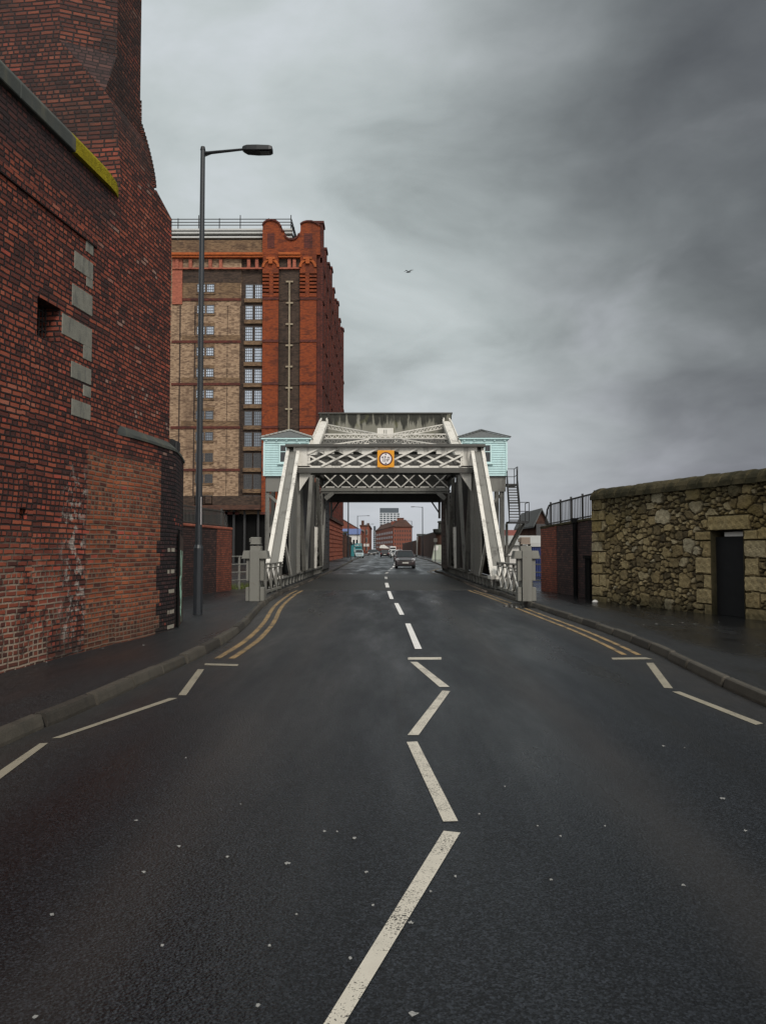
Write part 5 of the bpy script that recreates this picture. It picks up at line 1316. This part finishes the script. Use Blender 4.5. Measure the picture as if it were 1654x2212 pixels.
for k in range(n_): a = x0 + (x1 - x0) * k / n_; w_ = (x1 - x0) / n_; pts += [(a, 44.04), (a + w_ * .3, 44.0), (a + w_ * .7, 44.0), (a + w_, 44.04)]
mb.prism([(a, b, .1) for a, b in pts] + [(x1, 46.4, .1), (x0, 46.4, .1)], (0, 0, Z_at(1181, 44) - .1)); mb.build('body', M['blue'], cn)
mb = MB(); zt = Z_at(1181, 44); mb.box(x0 - .03, x1 + .03, 43.95, 44.1, zt + .001, zt + .12); mb.box(x0 - .03, x1 + .03, 44.101, 46.45, zt + .001, zt + .06); mb.build('top_rail', M['corr'], cn)

# ================================================================== BEYOND THE BRIDGE
def pt(px, py, Y): p = at(px, py, Y); return p.x, p.z
# left: brick return wall and mast, blue-roofed building, brick terrace
def simple_wall(name, label, x0, y0, x1, y1, h0, h1, mat, th=.45, cop=None):
    o = thing(name, label, 'wall', ((x0 + x1) / 2, (y0 + y1) / 2, 0)); a, b = Vector((x0, y0, 0)), Vector((x1, y1, 0)); d_ = (b - a).normalized(); n_ = Vector((d_.y, -d_.x, 0)) * th / 2; Z = Vector((0, 0, 1))
    MB().hexa([a - n_, b - n_, b + n_, a + n_, a - n_ + Z * h0, b - n_ + Z * h1, b + n_ + Z * h1, a + n_ + Z * h0]).build('wall_body', mat, o)
    n2 = n_ * 1.25; MB().hexa([a - n2 + Z * h0, b - n2 + Z * h1, b + n2 + Z * h1, a + n2 + Z * h0, a - n_ + Z * (h0 + .2), b - n_ + Z * (h1 + .2), b + n_ + Z * (h1 + .2), a + n_ + Z * (h0 + .2)]).build('coping', cop or M['coping'], o)
    return o
simple_wall('yard_wall', 'dark brick yard wall running on from the far end of the warehouse', -8.2, 134.5, -7.6, 172, 4.4, 4.0, M['farbrown'])
gp = thing('gate_pier', 'sooty gate pier past the far end of the warehouse', 'pier', (-8.3, 150, 0))
MB().box(-8.9, -7.4, 149.5, 151, 0, 4.6).build('shaft', M['farbrown'], gp); MB().box(-9.1, -7.2, 149.3, 151.2, 4.601, 5.0).build('cap', M['coping'], gp)
ms = thing('mast', 'tall thin dark mast on the left pavement beyond the bridge', 'mast', (X_at(752, 140), 140, .1)); x_ = X_at(752, 140)
MB().tube((x_, 140, .1), (x_, 140, 14.5), .13, .09, 8).build('pole', M['post'], ms); MB().tube((x_, 140, .1), (x_, 140, 1.2), .2, .2, 8).build('base', M['post'], ms)
Yb = 235.0
b1_ = thing('blue_roofed_shop', 'white-walled shop with blue sheet roof on the left beyond the warehouse', 'shop', (X_at(757, Yb), Yb, 0))
x0, x1 = X_at(730, Yb), X_at(776.5, Yb)
MB().box(x0, x1, Yb, Yb + 14, 0, Z_at(1154, Yb)).build('wall', M['whitewall'], b1_)
MB().hexa([(x0 - .3, Yb - .5, Z_at(1154.5, Yb)), (x1 + .3, Yb - .5, Z_at(1154.5, Yb)), (x1 + .3, Yb + 6, Z_at(1142, Yb)), (x0 - .3, Yb + 6, Z_at(1142, Yb)), (x0 - .3, Yb - .5, Z_at(1153.5, Yb)), (x1 + .3, Yb - .5, Z_at(1153.5, Yb)), (x1 + .3, Yb + 6, Z_at(1141, Yb)), (x0 - .3, Yb + 6, Z_at(1141, Yb))]).build('roof', M['bluesheet'], b1_)
for k, (a, b) in enumerate(((762, 766), (769, 773))): MB().box(X_at(a, Yb), X_at(b, Yb), Yb - .05, Yb - .002, Z_at(1182, Yb), Z_at(1166, Yb)).build('window' if k else 'door', M['glass'], b1_)
Yc = 262.0
gable_house('brick_warehouse', 'long brick shed with dark pitched roof behind the blue-roofed shop', 'warehouse', X_at(700, Yc), X_at(781, Yc), Yc, Yc + 30, Z_at(1146, Yc), Z_at(1122, Yc), M['farred'], M['slate'])
for k, (pa, pb, ptop, Yd, lab) in enumerate(((777.5, 797, 1137, 285, 'brick terrace house with tall chimney at the left kerb past the blue-roofed shop'), (790, 800, 1141, 330, 'brick terrace house furthest along the left kerb, narrow in view'))):
    xa, xb = X_at(pa, Yd), X_at(pb, Yd); zt = Z_at(ptop, Yd)
    o = thing('terrace_house', lab, 'house', ((xa + xb) / 2, Yd, 0)); MB().box(xa, xb, Yd, Yd + 26, 0, zt).build('wall', M['farred'], o)
    MB().box(xa - .2, xb + .25, Yd - .2, Yd + 26.2, zt + .001, zt + .5).build('cornice', M['farbrown'], o)
    MB().box(xa + .4, xa + 1.4, Yd + 2, Yd + 3.5, zt + .501, zt + 2.2).build('chimney', M['farbrown'], o)
    for j in range(2):
        for r in range(3):
            w0 = xa + (xb - xa) * (.18 + .42 * j); w1 = w0 + (xb - xa) * .22; z0 = zt * (.12 + .29 * r); f = MB().box(w0, w1, Yd - .06, Yd - .004, z0, z0 + zt * .17).build('window', M['ridge'], o); MB().box(w0 + .12, w1 - .12, Yd - .09, Yd - .061, z0 + .12, z0 + zt * .17 - .12).build('pane', M['glass'], f)
    MB().box(xa, xb, Yd - .12, Yd - .01, zt * .26, zt * .36).build('shop_fascia', M['whitewall' if k == 0 else 'farbrown'], o)
# far red warehouse with towers, pale tower block behind
Yr = 520.0
o = thing('red_dock_warehouse', 'big red brick dock warehouse with stepped roof tower closing the far end of the road', 'warehouse', (6, Yr, 0))
xa, za = pt(849.5, 1139, Yr); xb, _ = pt(890, 1139, Yr); xc_, _ = pt(811.5, 1139, 640); zt = za
mb = MB(); foot = [(xa, Yr), (xb, Yr), (xb, 660), (xc_ , 660), (xc_, 640)]
mb.prism([(x, y, 0) for x, y in foot], (0, 0, zt)); mb.build('wall', M['farred'], o)
mb = MB(); mb.prism([(x + (.6 if x > 0 else -.6), y - .6, zt + .002) for x, y in foot], (0, 0, .7)); mb.build('cornice', M['farbrown'], o)
mb = MB(); A_ = [(x, y, zt + .71) for x, y in foot]; pk = [(xa + 5, Yr + 14, zt + 5.6), (xb - 4, Yr + 14, zt + 5.6), (xb - 4, 640, zt + 5.6), (xc_ + 4, 650, zt + 5.4), (xc_ + 5, 640, zt + 5.4)]
mb.loft([A_, pk]); mb.build('roof', M['farbrown'], o)
def blk(pa, pb, ptop, pbot, Y, dep, nm, mat):
    x0, x1 = X_at(pa, Y), X_at(pb, Y); MB().box(x0, x1, Y, Y + dep, Z_at(pbot, Y), Z_at(ptop, Y)).build(nm, mat, o)
blk(857.5, 872, 1119.5, 1135, Yr + 22, 12, 'roof_tower', M['farbrown'] and M['farred']); blk(845, 857, 1126, 1140, Yr + 30, 12, 'roof_tower', M['farred'])
blk(857, 872.6, 1118.6, 1119.4, Yr + 21.5, 13, 'tower_cap', M['farbrown'])
for c in range(7):
    for r in range(5):
        w0 = xa + (xb - xa) * (.07 + .13 * c); z0 = zt * (.10 + .175 * r); MB().box(w0, w0 + (xb - xa) * .055, Yr - .08, Yr - .01, z0, z0 + zt * .085).build('window', M['pane_dark'], o)
dl = Vector((xc_ - xa, 640 - Yr, 0)); nl = Vector((-dl.y, dl.x, 0)).normalized() * .1
for c in range(9):
    for r in range(4):
        p = Vector((xa, Yr, 0)) + dl * (.05 + .105 * c); q = p + dl * .045; z0 = zt * (.15 + .2 * r); MB().prism([p + nl + Vector((0, 0, z0)), q + nl + Vector((0, 0, z0)), q + nl + Vector((0, 0, z0 + zt * .1)), p + nl + Vector((0, 0, z0 + zt * .1))], -nl * .9).build('window', M['pane_dark'], o)
Yt = 820.0
def tower_block(label, pa, pb, ptop, pmid, Y, nx, nz, pbot):
    o = thing('tower_block', label, 'tower block', (X_at((pa + pb) / 2, Y), Y, 0)); x0, x1 = X_at(pa, Y), X_at(pb, Y); zt, zm, z0 = Z_at(ptop, Y), Z_at(pmid, Y), Z_at(pbot, Y)
    MB().box(x0, x1, Y, Y + 22, 0, zm).build('frame', M['tower'], o); MB().box(x0 + .3, x1 - 1.2, Y + .5, Y + 20, zm + .002, zt).build('plant_storey', M['towerglass'], o)
    for i in range(nx):
        for j in range(nz):
            a = x0 + (x1 - x0) * (i + .12) / nx; b = x0 + (x1 - x0) * (i + .88) / nx; c = z0 + (zm - z0) * (j + .15) / nz; d_ = z0 + (zm - z0) * (j + .78) / nz; MB().box(a, b, Y - .15, Y - .01, c, d_).build('window', M['towerglass'], o)
tower_block('pale glass and white tower block rising behind the red dock warehouse', 819.5, 863.5, 1097.3, 1108, Yt, 6, 9, 1150)
tower_block('slim pale tower block left of the red dock warehouse', 806, 813.5, 1136.5, 1147, Yt + 40, 2, 9, 1184)
# right dock wall, stone gate tower, pipes, white leaning hoarding
simple_wall('dock_wall', 'long dark brick dock wall along the right side beyond the bridge', 8.8, 124, 9.3, 205, 4.4, 4.9, M['farbrown'])
simple_wall('dock_wall', 'far stretch of brown dock wall beyond the pair of drainpipes on the right', 9.6, 209, 9.4, 420, 4.1, 4.3, M['farbrown'])
g2 = thing('gate_pier', 'brick gate pier with twin pale pipes in the right dock wall', 'pier', (9.3, 207, 0)); MB().box(8.6, 10.2, 205.6, 208.4, 0, 5.0).build('shaft', M['farbrown'], g2); MB().box(8.3, 10.5, 205.3, 208.7, 5.001, 5.6).build('cap', M['coping'], g2)
for k in (0, 1): MB().tube((8.35 - .02, 206 + 1.9 * k, .1), (8.35, 206 + 1.9 * k, 4.8), .13, .13, 8).build('pipe', M['ridge'], g2)
tw = thing('stone_gate_tower', 'round stone gate tower with corbelled cap on the right beyond the bridge', 'tower', (9.2, 122, 0))
def lathe(prof, c, n=20):
    mb = MB(); mb.loft([[(c[0] + r * math.cos(2 * math.pi * k / n), c[1] + r * math.sin(2 * math.pi * k / n), z) for k in range(n)] for r, z in prof]); return mb
lathe([(1.5, 0), (1.4, 3.9)], (9.2, 122)).build('shaft', M['farbrown'], tw); lathe([(1.4, 3.9), (1.75, 4.2), (1.85, 4.7), (1.75, 4.75), (1.05, 4.76), (1.0, 5.7), (1.15, 5.72), (1.1, 5.95), (.3, 6.1)], (9.2, 122)).build('cap', M['coping'], tw)
hb = thing('leaning_hoarding', 'pale green sloping concrete block beside the round stone gate tower', 'barrier', (7.6, 117, 0)); 
MB().prism([(X_at(932, 116), 116, 0.02), (X_at(957, 116), 116, .02), (X_at(957, 116), 116, Z_at(1177, 116)), (X_at(938.5, 116), 116, Z_at(1177, 116))], (0, 1.6, 0)).build('slab', M['palegreen'], hb)
MB().prism([(X_at(936, 116), 115.97, Z_at(1189, 116)), (X_at(945, 116), 115.97, Z_at(1189, 116)), (X_at(947, 116), 115.97, Z_at(1179, 116)), (X_at(939, 116), 115.97, Z_at(1179, 116))], (0, .029, 0)).build('panel', M['whitewall'], hb)
sp_ = thing('sign_post', 'thin dark signpost standing in front of the sloping pale block', 'post', (X_at(940, 98), 98, .1)); MB().tube((X_at(940, 98), 98, .1), (X_at(940, 98), 98, 3.0), .06, .06, 8).build('pole', M['post'], sp_); MB().box(X_at(940, 98) - .22, X_at(940, 98) + .22, 97.93, 97.97, 2.5, 3.0).build('plate', M['dgrey'], sp_)
# far street lamps
for px, ptop, Y, arm, sd2, lab in ((772, 1114, 200, 2.4, 1, 'street lamp with long arm in front of the blue-roofed shop'), (790, 1132, 265, 2.0, 1, 'street lamp in front of the brick terrace, second past the warehouse'), (912.5, 1094.7, 156, 1.6, -1, 'street lamp reaching left over the road before the right dock wall'), (889, 1125, 235, 1.9, -1, 'street lamp right of the red dock warehouse, arm over the road')):
    street_lamp(lab, (X_at(px, Y), Y, .1), Z_at(ptop, Y), arm, sd2, .11, 'street lamps along the road beyond the bridge', False)
# ------------------------------------------------------------------ cars and vans
def car(label, x, y, rz, paint, Lc=4.0, Wc=1.69, Hc=1.53, cat='car', name='parked_car', group=None, hood=.95, van=False):
    o = thing(name, label, cat, (x, y, 0.0), rz, group); hw = Wc / 2; k = Hc / 1.53
    def ring(yy, w_, zb_, zt, sh=.1):
        return [(-w_, yy, zb_ + .12), (-w_ + .06, yy, zb_), (w_ - .06, yy, zb_), (w_, yy, zb_ + .12), (w_, yy, zt - sh), (w_ - .10, yy, zt), (-w_ + .10, yy, zt), (-w_, yy, zt - sh)]
    f, r = -Lc / 2, Lc / 2; hz = hood * k
    body = MB(); body.loft([ring(f, hw - .22, .32, .60 * k), ring(f + .08, hw - .10, .22, .72 * k), ring(f + .35, hw - .03, .19, hz - .14 * k), ring(f + .9, hw, .19, hz, .12), ring(f + 1.25, hw, .19, hz + .06, .12), ring(r - .5, hw, .19, hz + .08, .12), ring(r - .12, hw - .05, .22, hz + .04), ring(r, hw - .14, .34, hz - .1)])
    bd = body.build('body', paint, o, local=True, smooth=False, bevel=.03)
    def gh(y0, y1, w0, z0, y2, y3, w1, z1): return [[(-w0, y0, z0), (w0, y0, z0), (w0, y1, z0), (-w0, y1, z0)], [(-w1, y2, z1), (w1, y2, z1), (w1, y3, z1), (-w1, y3, z1)]]
    yb, yr = (r - .12, r - .25) if van or Hc > 1.45 else (r - .55, r - 1.0)
    MB().loft(gh(f + .95, yb, hw - .05, hz + .03, f + 1.75, yr, hw - .22, Hc - .06)).build('cabin_glass', M['glass'], o, local=True)
    rf = MB(); rf.loft([[(-hw + .20, f + 1.68, Hc - .07), (hw - .20, f + 1.68, Hc - .07), (hw - .20, yr + .04, Hc - .07), (-hw + .20, yr + .04, Hc - .07)], [(-hw + .27, f + 1.85, Hc), (hw - .27, f + 1.85, Hc), (hw - .27, yr - .12, Hc), (-hw + .27, yr - .12, Hc)]]).build('roof', paint, o, local=True, bevel=.02)
    for e in (-1, 1):
        pm = MB(); pm.bar((e * (hw - .065), f + .98, hz + .02), (e * (hw - .225), f + 1.76, Hc - .05), .07, .07); pm.bar((e * (hw - .05), (f + yb) / 2 + .5, hz + .04), (e * (hw - .20), (f + yb) / 2 + .55, Hc - .06), .08, .06); pm.build('pillar', paint, o, local=True)
        MB().loft([[(e * (hw - .36), f + .10, .62 * k), (e * (hw - .10), f + .22, .66 * k), (e * (hw - .06), f + .42, .80 * k), (e * (hw - .28), f + .28, .80 * k)], [(e * (hw - .36), f + .05, .64 * k), (e * (hw - .08), f + .16, .68 * k), (e * (hw - .03), f + .42, .84 * k), (e * (hw - .26), f + .26, .86 * k)]]).build('headlight', M['lampglass'], o, local=True)
        MB().box(e * (hw - .16) - .08, e * (hw - .16) + .08, r - .10, r + .0, .62 * k, .92 * k).build('tail_light', M['redlens'], o, local=True)
        mi = MB(); mi.loft([[(e * hw, f + 1.15, hz + .04), (e * hw, f + 1.28, hz + .04), (e * hw, f + 1.28, hz + .17), (e * hw, f + 1.15, hz + .17)], [(e * (hw + .20), f + 1.18, hz + .04), (e * (hw + .20), f + 1.30, hz + .04), (e * (hw + .20), f + 1.30, hz + .19), (e * (hw + .20), f + 1.18, hz + .19)]]); mi.build('mirror', M['lantern'], o, local=True, bevel=.02)
        for yy in (f + .78, r - .72):
            wv = MB(); wv.tube((e * (hw - .20), yy, .31), (e * (hw + .005), yy, .31), .31, .31, 18); ty = wv.build('wheel', M['rubber'], o, local=True)
            MB().tube((e * (hw + .004), yy, .31), (e * (hw + .015), yy, .31), .19, .17, 14).build('rim', M['chrome'], ty, local=True)
    MB().loft([[(-hw + .34, f - .015, .50 * k), (hw - .34, f - .015, .50 * k), (hw - .30, f + .05, .74 * k), (-hw + .30, f + .05, .74 * k)], [(-hw + .34, f + .12, .50 * k), (hw - .34, f + .12, .50 * k), (hw - .30, f + .2, .74 * k), (-hw + .30, f + .2, .74 * k)]]).build('grille', M['lantern'], o, local=True)
    MB().box(-hw + .12, hw - .12, f + .03, f + .3, .20, .34).build('bumper', M['lantern'], o, local=True)
    MB().box(-.26, .26, f - .03, f - .012, .43 * k, .54 * k).build('number_plate', M['plate'], o, local=True); MB().box(-.26, .26, r + .003, r + .02, .52 * k, .63 * k).build('number_plate', M['plate'], o, local=True)
    if van: pass
    return o
CP = {n_: carpaint('car_paint_' + n_, c_) for n_, c_ in dict(black=(.010, .010, .012), dark=(.022, .017, .017), silver=(.42, .43, .44), white=(.72, .72, .70), pale=(.40, .52, .54), plum=(.045, .030, .030)).items()}
gq = 'cars on the road beyond the bridge'
car('dark hatchback coming towards the bridge, headlights and pale number plate facing us', X_at(875.5, 66.5), 68.5, 0, CP['plum'], name='hatchback', group=gq)
car('silver car in the oncoming lane just behind the dark hatchback', X_at(866, 100), 104, 0, CP['silver'], 4.3, 1.75, 1.46, name='saloon_car', group=gq)
car('white car in the oncoming lane, second behind the dark hatchback', X_at(853.5, 145), 150, R(3), CP['white'], 4.2, 1.74, 1.5, name='saloon_car', group=gq)
car('black car driving away down the middle of the road', X_at(831, 158), 160, math.pi, CP['black'], 4.3, 1.78, 1.50, name='saloon_car', group=gq)
car('pale blue small car with black lower half parked at the left kerb', X_at(774, 143), 146, R(4), CP['pale'], 3.7, 1.64, 1.55, name='small_car', group=gq)
car('dark parked car at the left kerb behind the pale blue one', X_at(801.5, 196), 198, R(2), CP['dark'], 4.3, 1.76, 1.46, name='parked_car', group=gq)
car('black car at the left kerb furthest away', X_at(811, 245), 247, R(2), CP['black'], 4.3, 1.76, 1.46, name='parked_car', group=gq)
car('white estate car far off in the oncoming lane', X_at(846, 215), 218, 0, CP['white'], 4.4, 1.76, 1.5, name='saloon_car', group=gq)
car('silver car parked against the right dock wall', X_at(864, 240), 245, 0, CP['silver'], 4.3, 1.75, 1.5, name='parked_car', group=gq)
# teal box van at the left kerb, white lettering over the cab
Yv = 172.0; xv0, xv1 = X_at(766, Yv), X_at(781, Yv); tv = thing('box_van', 'teal box van with white lettering above its back doors at the left kerb', 'van', ((xv0 + xv1) / 2 - .3, Yv, 0))
zt = Z_at(1174, Yv); MB().box(xv0, xv1, Yv, Yv + 5, .75, zt).build('box_body', M['teal'], tv, bevel=.05); MB().box(xv0 + .1, xv1 - .1, Yv + 5.01, Yv + 6.6, .6, 2.3).build('cab', M['teal'], tv, bevel=.15)
MB().box(xv0 + .15, xv1 - .15, Yv - .03, Yv - .001, zt - 1.0, zt - .82).build('door_bar', M['lantern'], tv); MB().box(xv0 + .05, xv1 - .05, Yv - .1, Yv + .2, .45, .74).build('bumper', M['lantern'], tv)
for yy in (Yv + 1.0, Yv + 5.6):
    for xx in (xv0 + .12, xv1 - .12): MB().tube((xx - .11, yy, .40), (xx + .11, yy, .40), .40, .40, 16).build('wheel', M['rubber'], tv)
text_mb("LARY'S", .52, Matrix.Translation(((xv0 + xv1) / 2, Yv - .012, zt - .42)) @ Matrix.Rotation(math.pi / 2, 4, 'X')).build('lettering', M['signwhite'], tv)
tb = thing('teal_gate', 'teal boarded gate behind the thin pole at the left kerb', 'gate', (X_at(762, 168), 168, 0)); MB().box(X_at(757, 168), X_at(765, 168), 168, 168.1, .1, Z_at(1176, 168)).build('boards', M['teal'], tb); MB().box(X_at(757, 168) - .1, X_at(765, 168) + .1, 167.95, 168.15, Z_at(1176, 168) + .001, Z_at(1176, 168) + .15).build('top_rail', M['post'], tb)
pp = thing('sign_post', 'thin black post on the left pavement in front of the pale blue car', 'post', (X_at(757.5, 120), 120, .1)); MB().tube((X_at(757.5, 120), 120, .1), (X_at(757.5, 120), 120, 2.7), .05, .05, 8).build('pole', M['lantern'], pp); MB().box(X_at(757.5, 120) - .2, X_at(757.5, 120) + .25, 119.95, 119.98, 2.2, 2.7).build('plate', M['lantern'], pp)
# white canopy and white van in the distance
Yk = 330.0; ck = thing('white_canopy', 'white pitched canopy at the bend of the road below the red warehouse', 'canopy', (X_at(830, Yk), Yk, 0)); xa, xb = X_at(819, Yk), X_at(841.5, Yk); z0, z1 = Z_at(1184, Yk), Z_at(1176.5, Yk)
MB().prism([(xa, Yk, z0), (xb, Yk, z0 - .2), (xa + 2, Yk, z1), (xa + .5, Yk, z1 - .3)], (0, 6, 0)).build('sheet', M['cloth'], ck)
for xx in (xa + .2, xb - .3): 
    for yy in (Yk + .2, Yk + 5.8): MB().tube((xx, yy, 0), (xx, yy, z0), .06, .06, 6).build('pole', M['post'], ck)
Yv = 300.0; vn = thing('white_van', 'tall white van in the oncoming lane before the red warehouse', 'van', (X_at(848, Yv), Yv, 0)); xa, xb = X_at(842, Yv), X_at(855, Yv)
MB().box(xa, xb, Yv, Yv + 5, .4, Z_at(1180.5, Yv)).build('body', CP['white'], vn, bevel=.12); MB().box(xa + .15, xb - .15, Yv - .03, Yv - .004, 1.6, 2.2).build('windscreen', M['glass'], vn)
for xx in (xa + .15, xb - .15): 
    for yy in (Yv + .9, Yv + 4.1): MB().tube((xx - .1, yy, .36), (xx + .1, yy, .36), .36, .36, 14).build('wheel', M['rubber'], vn)
# ------------------------------------------------------------------ gull in the sky
gc = at(882, 587, 70); gl = thing('gull', 'small dark gull gliding in the grey sky above the bridge', 'bird', gc); a_ = R(20)
mb = MB(); mb.loft([[gc + Vector((-.24 + q * .48, 0, -.04 + .05 * q)) + Vector((0, math.cos(t_) * r_, math.sin(t_) * r_)) for t_ in [k * math.pi / 4 for k in range(8)]] for q, r_ in ((0, .01), (.2, .045), (.5, .06), (.75, .045), (.9, .035), (1., .008))]); mb.build('body', M['gull'], gl)
for e, q in ((-1, Vector((-.20, .02, -.13))), (1, Vector((.24, -.02, .03)))):
    r0_ = gc + Vector((e * .02, 0, .03)); m1 = gc + Vector((e * .20, 0, .15)); t1 = m1 + q
    mb = MB(); mb.hexa([r0_ + Vector((0, -.09, -.01)), m1 + Vector((0, -.08, -.01)), m1 + Vector((0, .08, -.01)), r0_ + Vector((0, .09, -.01)), r0_ + Vector((0, -.09, .012)), m1 + Vector((0, -.08, .012)), m1 + Vector((0, .08, .012)), r0_ + Vector((0, .09, .012))]); mb.hexa([m1 + Vector((0, -.08, -.01)), t1 + Vector((0, -.02, -.005)), t1 + Vector((0, .02, -.005)), m1 + Vector((0, .08, -.01)), m1 + Vector((0, -.08, .012)), t1 + Vector((0, -.02, .005)), t1 + Vector((0, .02, .005)), m1 + Vector((0, .08, .012))]); mb.build('wing', M['gull'], gl)
# ------------------------------------------------------------------ scraps of white litter and gum on the tarmac
LIT = [(401, 1640, .03), (294, 1776, .03), (386, 1832, .03), (491, 1855, .035), (310, 1888, .03), (701, 1799, .045), (728, 1800, .03), (765, 1814, .045), (621, 1869, .045), (791, 1888, .03), (112, 1981, .035), (351, 2047, .035), (582, 2048, .03), (805, 1960, .03), (756, 2075, .035), (557, 2178, .035), (76, 2203, .035), (887, 1998, .035), (893, 2196, .05), (983, 1897, .03), (1090, 1702, .025), (1035, 1762, .02), (1161, 1788, .02), (1306, 1788, .025), (1433, 1614, .04), (1478, 1618, .025), (1560, 1728, .05), (1610, 1798, .03), (1476, 1917, .035), (1210, 1810, .02), (1190, 1905, .025), (930, 1930, .018), (520, 1740, .02), (640, 1980, .018), (1147, 1326, .10)]
rng2 = random.Random(9)
def scrap(p, r, label, grp=None):
    n_ = rng2.randint(6, 9); ph = rng2.random() * 6; mb = MB(); r *= .24
    pts = [p + Vector((r * math.cos(a) * (1 + .35 * math.sin(2 * a + ph)) * 1.15, r * math.sin(a) * (1 + .3 * math.cos(3 * a + ph)), .004 + .006 * abs(math.sin(a * 2 + ph)))) for a in [2 * math.pi * k / n_ for k in range(n_)]]
    mb.prism(pts, (0, 0, .003)); o = mb.build('litter_scrap', M['litter']); tag(o, label, 'litter', grp)
for x, y, r in LIT: scrap(gnd(x, y, .004), r, 'small flattened white scrap on the dark tarmac of the road', 'white scraps scattered on the road')
for x, y, r in [(1436, 1337, .07), (1418, 1349, .09), (1452, 1350, .08), (1474, 1346, .06), (1500, 1349, .07), (1552, 1345, .05), (1390, 1351, .05)]: scrap(gnd(x, y, .124), r, 'small white scrap on the damp right footway below the stone wall', 'white scraps on the right footway')
p = gnd(1285, 1302, .118); mb = MB(); mb.loft([[p + Vector((r_ * math.cos(a) * (1 + .2 * math.sin(3 * a)), r_ * math.sin(a) * .8, z_)) for a in [k * math.pi / 4 for k in range(8)]] for r_, z_ in ((.07, .0), (.09, .02), (.06, .06), (.02, .08))]); tag(mb.build('crumpled_bag', M['cloth']), 'crumpled pale bag lying at the near corner foot of the stone wall', 'litter')
for x, y, r in [(222, 1402, .05), (310, 1395, .05), (100, 1432, .04)]: scrap(gnd(x, y, .122), r, 'tiny white scrap on the left footway at the foot of the brick building', 'white scraps on the left footway')
